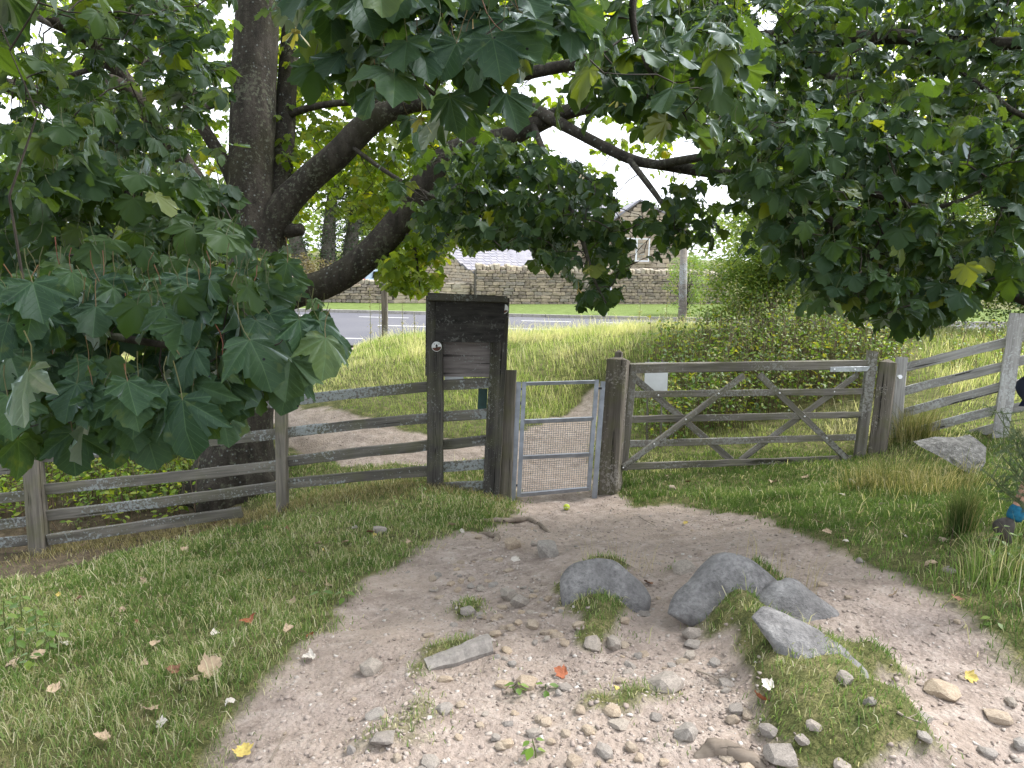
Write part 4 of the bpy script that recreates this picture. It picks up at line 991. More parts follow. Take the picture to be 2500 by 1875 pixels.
# exposed roots
M_ROOT = wood('root_wood', (.15,.12,.095), (.32,.27,.22), .0, grain=(3,22,22))
def root_tube(pts, rads, label):
    P_ = [gpt(u, v) + np.array([0,0,o]) for u, v, o in pts]; P_ = np.array(P_)
    t = np.linspace(0, len(P_)-1, len(P_)*5); C_ = np.stack([np.interp(t, np.arange(len(P_)), P_[:,a]) for a in range(3)], -1); C_ += rg.normal(0,.002,C_.shape)
    R_ = np.interp(t, np.arange(len(rads)), rads)*rg.uniform(.95,1.05,len(t))
    MB().tube(C_, R_, 8).build('exposed_root', M_ROOT, None, smooth=True, label=label, cat='root')
root_tube([(1700,1848,-.02),(1740,1832,.012),(1780,1842,.015),(1830,1858,.010),(1880,1872,-.02)], [.018,.03,.028,.024,.012], 'thick twisted bare root lying across the stony earth')
root_tube([(1150,1268,-.02),(1210,1272,.004),(1290,1270,.008),(1320,1282,.004),(1352,1304,-.02)], [.02,.026,.026,.018,.010], 'thin bare root crossing the path in front of the small gate')
root_tube([(1160,1300,-.02),(1190,1306,.008),(1215,1315,.02),(1196,1350,-.02)], [.014,.02,.026,.016], 'short broken root stub beside the buff stone')
# fallen twigs
M_STICK = plain('grey_dead_twig', (.22,.185,.15), .9, var=.35, sc=8)
for q_, (a_, b_, lab) in enumerate((((660,1862),(690,1800),'thin grey dead twig on the path by the turf edge'),((2190,1742),(2250,1768),'short dead twig on the smooth path curve'),((1040,1715),(1110,1745),'thin dead twig beside the sparse grass on the path'),((1700,1640),(1790,1690),'pale dry stalk lying across the grass strip'),((560,1330),(640,1318),'dead twig in the litter before the fence'),((1560,1262),(1600,1285),'tiny dark twig on the path before the field gate'))):
    A_, B_ = gpt(*a_), gpt(*b_); m_ = lerp(A_, B_, .5)+rg.normal(0,.012,3)*[1,1,0]; P_ = [q+np.array([0,0,.006]) for q in (A_, m_, B_)]
    tb_ = MB().tube(cr(np.array(P_), 4), np.linspace(.0045,.002,9), 5); tb_.tube([P_[1], P_[1]+(B_-A_)*.25+np.array([.02,.02,.012])], [.0022,.001], 4)
    tb_.build('dead_twig', M_STICK, None, label=lab, cat='twig')
# ------------------------------------------------------------------ tennis ball
bc = gpt(1383,1245); R_B = .0335
k = NT('tennis_felt'); n_ = k.noise(k.coord('Object',(1,1,1)), 400, 2); M_FELT = k.done(k.bsdf(k.mix(n_, (.36,.42,.045), (.50,.58,.10)), .95, k.bump(n_, .8, .002), .1))
bm = bmesh.new(); bmesh.ops.create_uvsphere(bm, u_segments=28, v_segments=18, radius=R_B); me = bpy.data.meshes.new('tennis_ball'); bm.to_mesh(me); bm.free()
me.polygons.foreach_set('use_smooth', np.ones(len(me.polygons), bool)); me.materials.append(M_FELT)
Mb = Matrix.Translation(Vector((bc[0], bc[1], float(hgt(bc[0],bc[1]))+R_B*.93))) @ Matrix.Rotation(.8,4,'Z') @ Matrix.Rotation(.9,4,'X')
ball = add('tennis_ball', me, None, Mb, label='yellow green tennis ball lying on the path before the metal gate', cat='ball')
tt = np.linspace(0, 2*math.pi, 60); sa = .44
seam = np.stack([np.cos(tt)+sa*np.cos(3*tt)*.5, np.sin(tt)-sa*np.sin(3*tt)*.5, 2*math.sqrt(sa*.5)*np.sin(2*tt)*1.0], -1); seam /= np.linalg.norm(seam,axis=1)[:,None]; seam *= R_B*1.003
V_, F_ = tube_vf(seam, .0016, 5, False); add('seam', mesh_np('seam', np.array(V_), faces=F_, mats=[M_WHITE]), ball, Mb)

# ------------------------------------------------------------------ people
def skin_mesh(name, J, E, mat, sub=2, rootv=0):
    """continuous body: joints J = [(xyz, rx, ry)], bones E"""
    me = bpy.data.meshes.new(name+'_tmp'); me.from_pydata([tuple(map(float, j[0])) for j in J], E, []); o = bpy.data.objects.new(name+'_tmp', me); COL.objects.link(o)
    md = o.modifiers.new('s', 'SKIN'); md.use_smooth_shade = True
    for i, j in enumerate(J):
        sv_ = me.skin_vertices[0].data[i]; sv_.radius = (j[1], j[2]); sv_.use_root = (i == rootv)
    sb = o.modifiers.new('d', 'SUBSURF'); sb.levels = sub; sb.render_levels = sub
    dg = bpy.context.evaluated_depsgraph_get(); ev = o.evaluated_get(dg); out = bpy.data.meshes.new_from_object(ev, depsgraph=dg)
    bpy.data.objects.remove(o); out.name = name; out.materials.clear(); out.materials.append(mat)
    out.polygons.foreach_set('use_smooth', np.ones(len(out.polygons), bool)); return out
M_SKIN = plain('skin', (.42,.235,.165), .55, .35, var=.10, sc=6); M_NAVY = plain('navy_cloth', (.014,.020,.055), .85, var=.3, sc=20)
M_SOCK = plain('blue_sock', (.012,.11,.19), .9, var=.25, sc=60); M_SHOE = plain('grey_brown_shoe', (.055,.048,.042), .75, var=.4, sc=25); M_SOLE = plain('black_rubber', (.012,.012,.014), .7)
M_HAIR = plain('dark_hair', (.03,.02,.014), .6)
WD = 3.75
def wp(u, v, dd=0.): return at(u, v, WD+dd)
wk = root('person', wp(2455,1335), 'walker in navy shorts, blue sock and grey brown shoe stepping past the gorse', 'person')
hip, chest, neck, head = wp(2562,930), wp(2622,735), wp(2640,645), wp(2652,600)
kn_b, an_b, toe_b = wp(2563,1095,-.08), wp(2477,1262,-.06), wp(2452,1322,-.05)
kn_f, an_f, toe_f = wp(2650,1090,.10), wp(2690,1268,.10), wp(2770,1300,.10)
J = [(hip,.13,.12),(lerp(hip,chest,.5),.12,.10),(chest,.15,.11),(neck,.058,.058),
     (lerp(hip,kn_b,.12)-FW*.08,.10,.10),(lerp(hip,kn_b,.55)-FW*.08,.082,.082),(kn_b,.056,.056),(lerp(kn_b,an_b,.3),.056,.052),(lerp(kn_b,an_b,.92),.034,.034),(an_b,.036,.036),
     (lerp(hip,kn_f,.12)+FW*.09,.10,.10),(lerp(hip,kn_f,.55)+FW*.1,.082,.082),(kn_f,.056,.056),(lerp(kn_f,an_f,.3),.056,.052),(lerp(kn_f,an_f,.92),.034,.034),(an_f,.036,.036),
     (chest+UP*.12-FW*.17,.06,.06),(wp(2640,880,-.26),.042,.042),(wp(2700,970,-.22),.030,.028),(wp(2718,992,-.21),.040,.022),
     (chest+UP*.12+FW*.17,.06,.06),(wp(2660,870,.3),.042,.042),(wp(2740,930,.28),.030,.028),(wp(2760,945,.27),.040,.022),
     (head+UP*.02,.078,.082),(head+UP*.11,.072,.085)]
E = [(0,1),(1,2),(2,3),(0,4),(4,5),(5,6),(6,7),(7,8),(8,9),(0,10),(10,11),(11,12),(12,13),(13,14),(14,15),(2,16),(16,17),(17,18),(18,19),(2,20),(20,21),(21,22),(22,23),(3,24),(24,25)]
add('body', skin_mesh('body', J, E, M_SKIN), wk)
grow = 1.16
SJ = [(hip+UP*.06,.150,.14)]+[(J[i][0], J[i][1]*grow, J[i][2]*grow) for i in (4,5)]+[(lerp(J[5][0],kn_b,.95),.088,.088)]+[(J[i][0], J[i][1]*grow, J[i][2]*grow) for i in (10,11)]+[(lerp(J[11][0],kn_f,.95),.088,.088)]
add('shorts', skin_mesh('shorts', SJ, [(0,1),(1,2),(2,3),(0,4),(4,5),(5,6)], M_NAVY), wk)
TJ = [(lerp(hip,chest,.12),.148,.13),(lerp(hip,chest,.5),.145,.125),(chest+UP*.04,.172,.13),(neck-UP*.02,.07,.07),(J[16][0],.078,.078),(lerp(J[16][0],J[17][0],.55),.068,.068),(J[20][0],.078,.078),(lerp(J[20][0],J[21][0],.55),.068,.068)]
add('shirt', skin_mesh('shirt', TJ, [(0,1),(1,2),(2,3),(2,4),(4,5),(2,6),(6,7)], plain('grey_shirt', (.10,.13,.16), .85)), wk)
hr_ = boulder_mesh('hair', M_HAIR, 77, 3, .06, 0); add('hair', hr_, wk, Matrix.Translation(Vector(head+UP*.125-RT*.02)) @ Matrix.Diagonal((.092,.098,.075,1)))
# fingers on both hands
for side, (pw, ph) in enumerate(((J[18][0], J[19][0]), (J[22][0], J[23][0]))):
    dh = unit(ph-pw); xs = unit(np.cross(dh, FW)); fj = [(ph,.016,.016)]; fe = []
    for q in range(4):
        b0 = ph+dh*.03+FW*(q-1.5)*.019; i0 = len(fj)
        fj += [(b0,.0095,.0095),(b0+dh*(.035+.006*(q in (1,2)))-xs*.006,.0085,.0085),(b0+dh*(.058+.01*(q in (1,2)))-xs*.024,.007,.007)]; fe += [(0,i0),(i0,i0+1),(i0+1,i0+2)]
    i0 = len(fj); fj += [(ph-FW*.035+dh*.005,.0105,.0105),(ph-FW*.048+dh*.035-xs*.012,.009,.009)]; fe += [(0,i0),(i0,i0+1)]
    add('fingers', skin_mesh('fingers', fj, fe, M_SKIN, 1), wk)
for an, kn, toe, fl in ((an_b, kn_b, toe_b, False), (an_f, kn_f, toe_f, True)):
    sd = unit(kn-an); add('sock', skin_mesh('sock', [(an-sd*.03,.046,.046),(an+sd*.03,.043,.043),(an+sd*.075,.041,.041)], [(0,1),(1,2)], M_SOCK, 2), wk)
    fdir = unit(toe-an) if not fl else unit(toe-an)
    if not fl:      # trailing foot, heel lifted, toes on the ground
        heel = wp(2425,1283,-.06); ball_ = wp(2444,1312,-.06); tip = wp(2462,1336,-.05)
        SJ = [(an-sd*.05,.047,.047),(lerp(an,heel,.55)-sd*.02,.050,.046),(heel,.040,.038),(lerp(heel,ball_,.6)+RT*.03,.052,.042),(tip-UP*-.01,.040,.028)]
    else:
        heel = an-sd*.07-RT*.05; tip = toe; SJ = [(an-sd*.05,.047,.047),(heel,.040,.040),(lerp(heel,tip,.5),.050,.042),(lerp(heel,tip,.82),.048,.030),(tip,.035,.022)]
    shoe = add('shoe', skin_mesh('shoe', SJ, [(0,1),(1,2),(1,3),(3,4)] if not fl else [(0,1),(0,2),(2,3),(3,4)], M_SHOE, 2), wk)
# distant walker by the road
Dp = 28.6; pb = at(1473,772,Dp); pb[2] = ROAD_Z
fpw = root('person', pb, 'distant person in white and blue patterned clothes on the road edge', 'person')
k = NT('white_blue_print'); vf = k.vor(k.coord('Object',(1,1,1)), 9); M_PRINT = k.done(k.bsdf(k.ramp(vf, [(.30,(.05,.06,.12)),(.42,(.62,.63,.68))]), .85))
zz_ = np.array([0,0,1.]); X_ = np.array([1.,0,0])
def fj(x, y, z): return pb + np.array([x, y, z])
J = [(fj(0,0,.92),.13,.10),(fj(0,0,1.12),.12,.09),(fj(0,0,1.34),.15,.10),(fj(0,0,1.46),.05,.05),(fj(0,0,1.56),.075,.085),(fj(0,0,1.64),.07,.08),
     (fj(-.09,0,.84),.085,.085),(fj(-.10,.05,.48),.055,.055),(fj(-.10,.10,.08),.035,.035),(fj(-.10,.0,.04),.035,.03),(fj(.09,0,.84),.085,.085),(fj(.10,-.06,.48),.055,.055),(fj(.10,-.04,.08),.035,.035),(fj(.10,-.15,.04),.035,.03),
     (fj(-.19,0,1.38),.05,.05),(fj(-.25,0,1.10),.04,.04),(fj(-.22,-.08,.86),.03,.03),(fj(-.22,-.10,.77),.035,.02),(fj(.19,0,1.38),.05,.05),(fj(.25,0,1.10),.04,.04),(fj(.22,-.08,.86),.03,.03),(fj(.22,-.10,.77),.035,.02)]
E = [(0,1),(1,2),(2,3),(3,4),(4,5),(0,6),(6,7),(7,8),(8,9),(0,10),(10,11),(11,12),(12,13),(2,14),(14,15),(15,16),(16,17),(2,18),(18,19),(19,20),(20,21)]
add('body', skin_mesh('body', J, E, M_SKIN), fpw)
add('trousers', skin_mesh('trousers', [(J[0][0]+zz_*.04,.145,.12)]+[(J[i][0],J[i][1]*1.25,J[i][2]*1.25) for i in (6,7,8,10,11,12)], [(0,1),(1,2),(2,3),(0,4),(4,5),(5,6)], M_PRINT), fpw)
add('top', skin_mesh('top', [(J[0][0]-zz_*.02,.15,.125),(J[1][0],.138,.11),(J[2][0],.165,.115),(J[14][0],.066,.066),(J[15][0],.052,.052),(J[18][0],.066,.066),(J[19][0],.052,.052)], [(0,1),(1,2),(2,3),(3,4),(2,5),(5,6)], M_PRINT), fpw)
add('hair', boulder_mesh('hair', M_HAIR, 78, 2, .05, 0), fpw, Matrix.Translation(Vector(J[5][0]+zz_*.02+np.array([0,.02,0]))) @ Matrix.Diagonal((.085,.10,.075,1)))

# ------------------------------------------------------------------ parked car behind the low wall
CZ = float(hgt(-6.5, 39.5)); yawc = math.radians(34); cx_ = at(925,700,38.8); co = np.array([cx_[0]+.6, cx_[1]+.9, CZ])
CA = np.array([math.cos(yawc), math.sin(yawc), 0]); CB = np.array([-CA[1], CA[0], 0]); CZv = np.array([0,0,1.])
car = root('parked_car', co, 'silver blue hatchback car with red tail lights parked behind the low wall', 'car')
M_PAINT = plain('silver_blue_paint', (.30,.38,.46), .25, .6, .3, var=.03); M_CGL = plain('car_glass', (.012,.014,.017), .06, .7, var=.1); M_RED = plain('tail_light_red', (.50,.02,.015), .25, .6, var=.1); M_TYRE = plain('tyre', (.02,.02,.02), .85)
def cpt(x, y, z): return co + CA*x + CB*y + CZv*z
def loft(secs, name, mat, parent, smooth=True):
    n = len(secs[0]); V = [p for s_ in secs for p in s_]
    Fc = [(i*n+j, i*n+(j+1) % n, (i+1)*n+(j+1) % n, (i+1)*n+j) for i in range(len(secs)-1) for j in range(n)] + [tuple(range(n))[::-1], tuple((len(secs)-1)*n+j for j in range(n))]
    o = MB().put(V, Fc).build(name, mat, parent, smooth=False); bm_ = bmesh.new(); bm_.from_mesh(o.data); bmesh.ops.recalc_face_normals(bm_, faces=bm_.faces); bm_.to_mesh(o.data); bm_.free(); return o
low = [(-2.08,.80,.40,.72),(-2.0,.86,.28,.92),(-1.5,.90,.22,.98),(-.5,.91,.20,.97),(.8,.91,.20,.95),(1.4,.89,.22,.90),(1.95,.82,.28,.76),(2.1,.70,.38,.64)]
loft([[cpt(x,-w,z0+.1),cpt(x,-w*.94,z0),cpt(x,w*.94,z0),cpt(x,w,z0+.1),cpt(x,w,z1-.12),cpt(x,w*.93,z1),cpt(x,-w*.93,z1),cpt(x,-w,z1-.12)] for x,w,z0,z1 in low], 'body', M_PAINT, car)
up_s = [(-1.95,.82,.80,.95,.96),(-1.62,.82,.70,.95,1.36),(-1.1,.83,.69,.95,1.43),(-.2,.84,.69,.94,1.45),(.45,.83,.68,.93,1.40),(1.30,.80,.74,.90,.92)]
cab = loft([[cpt(x,-wb,z0-.02),cpt(x,wb,z0-.02),cpt(x,wt,z1-.03),cpt(x,wt*.9,z1),cpt(x,-wt*.9,z1),cpt(x,-wt,z1-.03)] for x,wb,wt,z0,z1 in up_s], 'cabin', M_PAINT, car)
def patch(name, pts, mat, off=.012):
    q = [np.asarray(p) for p in pts]; n = unit(np.cross(q[1]-q[0], q[2]-q[0])); n = n if n@(sum(q)/len(q)-cpt(-.3,0,.9)) > 0 else -n
    V = [p+n*off for p in q]+[p-n*.01 for p in q]; m_ = len(q)
    MB().put(V, [tuple(range(m_)), tuple(range(m_, 2*m_))[::-1]]+[(i,(i+1) % m_,m_+(i+1) % m_,m_+i) for i in range(m_)]).build(name, mat, car)
patch('rear_window', [cpt(-1.92,-.70,1.0),cpt(-1.92,.70,1.0),cpt(-1.65,.60,1.33),cpt(-1.65,-.60,1.33)], M_CGL, .02)
patch('windscreen', [cpt(1.22,-.70,.97),cpt(1.22,.70,.97),cpt(.52,.58,1.36),cpt(.52,-.58,1.36)], M_CGL, .02)
for s in (-1,1):
    for x0,x1,x2,x3 in ((-1.55,-.95,-1.0,-1.45),(-.88,.0,-.02,-.85),(.08,1.0,.50,.06)):
        patch('side_window', [cpt(x0,s*.835,1.0),cpt(x1,s*.835,.99),cpt(x2,s*.715,1.34),cpt(x3,s*.715,1.34)], M_CGL, .02)
    MB().box(cpt(-2.0,s*.68,.84), (.07,.17,.10), (CA,CB,CZv)).build('tail_light', M_RED, car)
    MB().box(cpt(1.98,s*.62,.66), (.07,.17,.07), (CA,CB,CZv)).build('headlight', M_WHITE, car)
    for x in (-1.3,1.3):
        w_ = MB().tube([cpt(x,s*.72,.31),cpt(x,s*.90,.31)], .31, 18).build('wheel', M_TYRE, car); MB().tube([cpt(x,s*.89,.31),cpt(x,s*.915,.31)], [.20,.17], 14).build('rim', GALV, w_)
    MB().box(cpt(.55,s*.98,.98), (.06,.09,.07), (CA,CB,CZv)).build('mirror', M_PAINT, car)
MB().box(cpt(-2.07,0,.62), (.03,.26,.06), (CA,CB,CZv)).build('number_plate', plain('yellow_plate', (.6,.45,.03), .5), car)
# ------------------------------------------------------------------ sycamore
def leaf_outline(half):
    R_ = [(x, y) for x, y in half]; L_ = [(-x, y) for x, y in half[:-1]][::-1]
    return np.array(R_ + L_)
HALF_HI = [(.08,-.08),(.22,-.15),(.37,-.12),(.45,-.02),(.44,.10),(.57,.16),(.61,.28),(.70,.38),(.73,.51),(.58,.50),(.50,.55),(.37,.51),(.43,.64),(.35,.70),(.33,.80),(.17,.88),(0,1.0)]
HALF_LO = [(.12,-.11),(.42,-.06),(.43,.10),(.70,.46),(.38,.50),(.34,.76),(0,1.0)]
PLEAT_HI = [.3,.2,0,-.6,1,.3,0,-.5,-1,.2,.5,1,.5,.4,.1,-.2,-1]; PLEAT_LO = [.3,-.5,1,-1,1,.2,-1]
def leaf_geo(half, pleat, ring, droop, seed, petiole=False, curl=.1):
    rg_ = np.random.default_rng(seed); O = leaf_outline(half); n = len(O)
    pl = np.array(list(pleat)+list(pleat[:-1])[::-1])
    O = O*(1+rg_.normal(0,.035,(n,2)))
    def lift(p, k, f): 
        r2 = (p**2).sum(-1); return -droop*r2 + .07*k*f + curl*p[:,0]**2
    base = np.array([[0,0.,0.]])
    V = [base]
    if ring:
        I = O*.55; V.append(np.column_stack([I, lift(I, pl, .5)+rg_.normal(0,.008,n)]))
    V.append(np.column_stack([O, lift(O, pl, 1.)+rg_.normal(0,.04,n)])); V = np.concatenate(V); T = []
    if ring:
        T += [(0,1+i,2+i) for i in range(n-1)]
        for i in range(n-1): a,b,c,d = 1+i, 2+i, 1+n+i, 2+n+i; T += [(a,c,d),(a,d,b)]
    else: T += [(0,1+i,2+i) for i in range(n-1)]
    mi = [0]*len(T)
    if petiole:
        P_ = np.array([(0,.02,0),(.02,-.2,.05),(.03,-.42,.18),(.0,-.6,.38)])
        tv, tf = tube_vf(P_, [.009,.009,.010,.013], 4, False); o = len(V); V = np.concatenate([V, np.array(tv)])
        for f in tf: T += [(f[0]+o,f[1]+o,f[2]+o),(f[0]+o,f[2]+o,f[3]+o)]; mi += [1,1]
    return V, np.array(T), mi
# leaf materials
def syc_mat(name, dark, light, yellow, yp, trans, gloss, veins):
    k = NT(name); r = k.math('FRACT', k.math('ADD', k.attr('rnd'), k.math('MULTIPLY', k.rnd(), 7.31)))
    col = k.ramp(r, [(0, dark), (1-5*yp, light), (1-yp*1.5, tuple((a*1.5+b)/2.5 for a, b in zip(light, yellow))), (1, yellow)])
    nrm = None
    if veins:
        tc = k.new('ShaderNodeTexCoord'); sx = k.new('ShaderNodeSeparateXYZ'); k.l.new(tc.outputs['Object'], sx.inputs[0])
        ax = k.math('ABSOLUTE', sx.outputs[0]); an = k.math('ARCTAN2', ax, sx.outputs[1])
        rr = k.math('SQRT', k.math('ADD', k.math('MULTIPLY', ax, ax), k.math('MULTIPLY', sx.outputs[1], sx.outputs[1])))
        ds = None
        for a0 in (0.0, .955, 1.62):
            q = k.math('MULTIPLY', k.math('ABSOLUTE', k.math('SINE', k.math('SUBTRACT', an, a0))), rr); ds = q if ds is None else k.math('MINIMUM', ds, q)
        vein = k.ramp(ds, [(.004, 1.0), (.016, 0.0)])
        vp = k.coord('Object', (1,1,1)); n = k.noise(vp, 4, 5, .6)
        # side veins as ripples running off the main ones
        wv = k.math('SINE', k.math('ADD', k.math('MULTIPLY', rr, 46.0), k.math('MULTIPLY', ds, -52.0))); sv2 = k.ramp(wv, [(.92, 0.0), (1.0, .20)])
        col = k.mix(k.ramp(n, [(.35, 0.0), (.75, .45)]), col, tuple(x*.62 for x in dark))
        col = k.mix(k.math('MAXIMUM', k.math('MULTIPLY', vein, .38), sv2), col, tuple(min(1, x*1.7+.015) for x in light))
        ys = k.ramp(k.noise(vp, 1.6, 3), [(.63, 0.0), (.74, .55)]); col = k.mix(ys, col, yellow)
        sp_ = k.ramp(k.vor(vp, 2.1), [(.050, 1.0), (.065, 0.0)]); col = k.mix(sp_, col, (.010,.010,.012))
        nrm = k.bump(k.math('ADD', k.math('MULTIPLY', ds, 3.0), k.math('ADD', k.math('MULTIPLY', n, .25), k.math('MULTIPLY', sv2, -.3))), .35, .05)
    d = k.new('ShaderNodeBsdfDiffuse'); k.set(d.inputs['Color'], col)
    t = k.new('ShaderNodeBsdfTranslucent'); k.set(t.inputs['Color'], k.mix(1.0, col, (2.6, 2.35, .45), 'MULTIPLY'))
    g = k.new('ShaderNodeBsdfGlossy'); k.set(g.inputs['Color'], (.85,.95,1.)); g.inputs['Roughness'].default_value = .5
    if nrm is not None:
        for o in (d, g): k.l.new(nrm, o.inputs['Normal'])
    a = k.new('ShaderNodeMixShader'); a.inputs[0].default_value = trans; k.l.new(d.outputs[0], a.inputs[1]); k.l.new(t.outputs[0], a.inputs[2])
    fr = k.new('ShaderNodeFresnel'); fr.inputs['IOR'].default_value = 1.45
    b = k.new('ShaderNodeMixShader'); k.set(b.inputs[0], k.math('MULTIPLY', fr.outputs[0], gloss, True)); k.l.new(a.outputs[0], b.inputs[1]); k.l.new(g.outputs[0], b.inputs[2])
    return k.done(b.outputs[0])
L_DK, L_LT, L_YL = (.026,.058,.033), (.048,.092,.042), (.13,.16,.035)
M_LEAFN = syc_mat('sycamore_leaf_close', L_DK, L_LT, L_YL, .008, .36, .36, True)
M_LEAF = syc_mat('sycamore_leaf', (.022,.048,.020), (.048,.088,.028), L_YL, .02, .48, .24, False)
M_LEAFB = syc_mat('sycamore_leaf_painted_backlight', (.075,.13,.025), (.15,.215,.036), (.32,.30,.05), .03, .62, .15, False)  # rear canopy copy: backlight painted in as a brighter, yellower leaf colour
k = NT('leaf_stalk'); M_STALK = k.done(k.bsdf(k.ramp(k.rnd(), [(0,(.07,.085,.035)),(.6,(.12,.11,.045)),(.85,(.16,.085,.04)),(1,(.20,.06,.04))]), .5))
k = NT('sycamore_bark'); raw = k.coord('Object', (1,1,1), False)
n1 = k.noise(raw, 3, 5, .6); n2 = k.noise(raw, 28, 5, .7); st_n = k.noise(k.coord('Object', (9,9,2.2), False), 1.0, 5, .6)
col = k.ramp(st_n, [(.3,(.020,.018,.015)),(.55,(.046,.040,.033)),(.75,(.085,.075,.062))])
col = k.mix(k.ramp(n2, [(.3,.7),(.5,0.0)]), col, (.016,.014,.012))
al = k.ramp(k.noise(raw, 1.6, 4), [(.5,0.0),(.7,.5)]); col = k.mix(al, col, (.036,.036,.016))
v1 = k.ramp(k.vor(raw, 16), [(.12,1.0),(.2,0.0)]); sel = k.ramp(k.noise(raw, 2.2, 3), [(.48,0.0),(.6,.9)]); col = k.mix(k.math('MULTIPLY', v1, sel), col, (.17,.185,.18))
pl_ = k.ramp(k.math('ADD', k.noise(raw, 22, 5, .7), k.math('MULTIPLY', k.noise(raw, 1.3, 2), .35)), [(.74,0.0),(.79,.75)]); col = k.mix(pl_, col, (.105,.11,.08))
M_BARK = k.done(k.bsdf(col, .9, k.bump(k.math('ADD', n2, st_n), .7, .02), .15))
k = NT('twig_bark'); M_TWIG = k.done(k.bsdf(k.ramp(k.noise(k.coord('Object',(1,1,1),False), 20, 3), [(.3,(.022,.018,.015)),(.7,(.06,.05,.04))]), .85))
tree = root('sycamore_tree', gpt(580,1190)*[1,1,1], 'large spreading sycamore tree behind the fence, its leafy boughs hanging overhead', 'tree')
SK_P = []; SK_R = []
def limb(pts, name='limb', sides=12, n=6, knob=.06, flare=None, parent=tree, m=None):
    P_ = np.array([np.append(at(u, v, d), r) for u, v, d, r in pts]); C_ = cr(P_, n)
    rg_ = np.random.default_rng(len(SK_P)+17); pos = C_[:,:3]; rad = np.maximum(C_[:,3], .004)
    V, Fc = tube_vf(pos, rad, sides); V = np.array(V); kk = len(pos); ctr = np.repeat(pos, sides, 0); off = V-ctr
    nz = noise3(V, 3.0, 4)*knob*1.2 + noise3(V, 11, 9)*knob*.45
    if flare is not None:
        ang = np.tile(np.arange(sides)*2*math.pi/sides, kk); fz = np.clip((flare - ctr[:,2])/.7, 0, 1)**2; nz = nz + fz*(.30+.22*np.cos(ang*5+1.0))
    V = ctr + off*(1+nz)[:,None]
    SK_P.extend(pos.tolist()); SK_R.extend(rad.tolist())
    return add(name, mesh_np(name, V, faces=Fc, smooth=True, mats=[m or M_BARK]), parent)
zb_ = float(hgt(*at(580,1190,8.3)[:2]))
limb([(576,1235,8.3,.44),(580,1190,8.3,.42),(584,1080,8.3,.385),(594,950,8.3,.36),(608,800,8.3,.35),(624,690,8.3,.34),(620,580,8.3,.285),(612,450,8.3,.258),(617,300,8.3,.26),(625,120,8.3,.255),(632,-60,8.3,.24),(640,-350,8.3,.2),(655,-800,8.3,.12)], 'trunk', 26, 7, .05, zb_+.75)
limb([(650,660,8.45,.20),(668,560,8.5,.18),(682,460,8.55,.15),(692,340,8.6,.135),(706,135,8.6,.12),(725,-60,8.6,.11),(770,-400,8.7,.07)])
limb([(640,600,8.3,.20),(690,505,8.25,.175),(760,432,8.2,.165),(830,372,8.1,.158),(905,298,8.0,.145),(985,255,7.9,.115),(1090,246,7.8,.085),(1186,242,7.6,.072),(1290,264,7.4,.068),(1348,290,7.2,.062),(1417,328,7.0,.056),(1533,386,6.6,.05),(1622,405,6.3,.044),(1758,424,5.8,.048),(1920,455,5.2,.036),(2100,540,4.6,.02)], knob=.08)
limb([(630,760,8.35,.24),(670,728,8.25,.205),(730,712,8.2,.185),(800,690,8.1,.175),(880,640,8.0,.168),(960,560,7.9,.165),(1030,460,7.8,.158),(1092,385,7.7,.145),(1170,352,7.6,.13),(1240,335,7.5,.115),(1300,308,7.4,.10),(1350,285,7.3,.09),(1430,262,7.0,.07),(1560,240,6.5,.05)], knob=.08)
limb([(1120,246,7.8,.11),(1159,225,7.75,.115),(1217,147,7.7,.11),(1262,60,7.6,.10),(1310,-80,7.4,.08),(1380,-300,7.2,.05)])
limb([(1180,200,7.75,.07),(1260,186,7.6,.068),(1332,170,7.4,.066),(1450,150,7.0,.06),(1650,128,6.5,.055),(1862,93,6.0,.062),(2036,96,5.6,.060),(2190,89,5.3,.055),(2306,104,5.0,.05),(2500,104,4.6,.04),(2750,60,4.2,.03)])
limb([(1862,100,6.0,.035),(1959,143,5.7,.034),(2055,200,5.4,.033),(2132,251,5.1,.031),(2229,305,4.8,.028),(2345,336,4.5,.025),(2500,370,4.2,.02),(2650,420,4.0,.014)], sides=8)
limb([(2210,98,5.3,.022),(2280,135,5.1,.021),(2345,174,4.9,.02),(2422,231,4.6,.018),(2480,274,4.4,.016),(2600,330,4.2,.012)], sides=7)
limb([(1600,403,6.3,.04),(1760,380,5.4,.035),(1920,397,4.6,.03),(2040,440,4.1,.024),(2152,478,3.8,.02),(2221,502,3.6,.017),(2306,502,3.5,.012),(2395,467,3.4,.007)], sides=7)
limb([(1920,420,4.6,.024),(1990,500,4.2,.022),(2060,570,3.9,.018),(2140,640,3.7,.013),(2200,720,3.6,.008)], sides=7)
limb([(2900,820,4.2,.035),(2650,790,4.0,.03),(2500,735,3.9,.024),(2440,705,3.85,.020),(2376,685,3.8,.014),(2250,645,3.7,.008)], sides=7)
limb([(600,640,8.25,.13),(540,540,8.1,.12),(470,430,7.9,.11),(409,343,7.6,.10),(340,250,7.3,.092),(231,104,6.9,.085),(108,38,6.5,.075),(-60,-40,6.0,.06),(-300,-150,5.4,.04)])
limb([(590,500,8.3,.085),(552,405,8.2,.08),(482,290,8.1,.068),(440,220,8.0,.06),(400,120,7.9,.05),(380,-20,7.8,.04),(360,-200,7.7,.025)])
limb([(360,270,7.35,.075),(278,200,7.0,.07),(212,231,6.7,.068),(135,233,6.4,.066),(0,204,6.0,.062),(-150,170,5.6,.05),(-400,100,5.0,.03)])
limb([(605,235,8.3,.05),(560,240,8.2,.045),(482,270,8.0,.04),(424,284,7.8,.035),(350,340,7.5,.025),(250,400,7.1,.014)], sides=8)
limb([(590,160,8.3,.06),(500,170,8.0,.05),(400,150,7.7,.045),(300,150,7.3,.038),(150,190,6.8,.02)], sides=8)
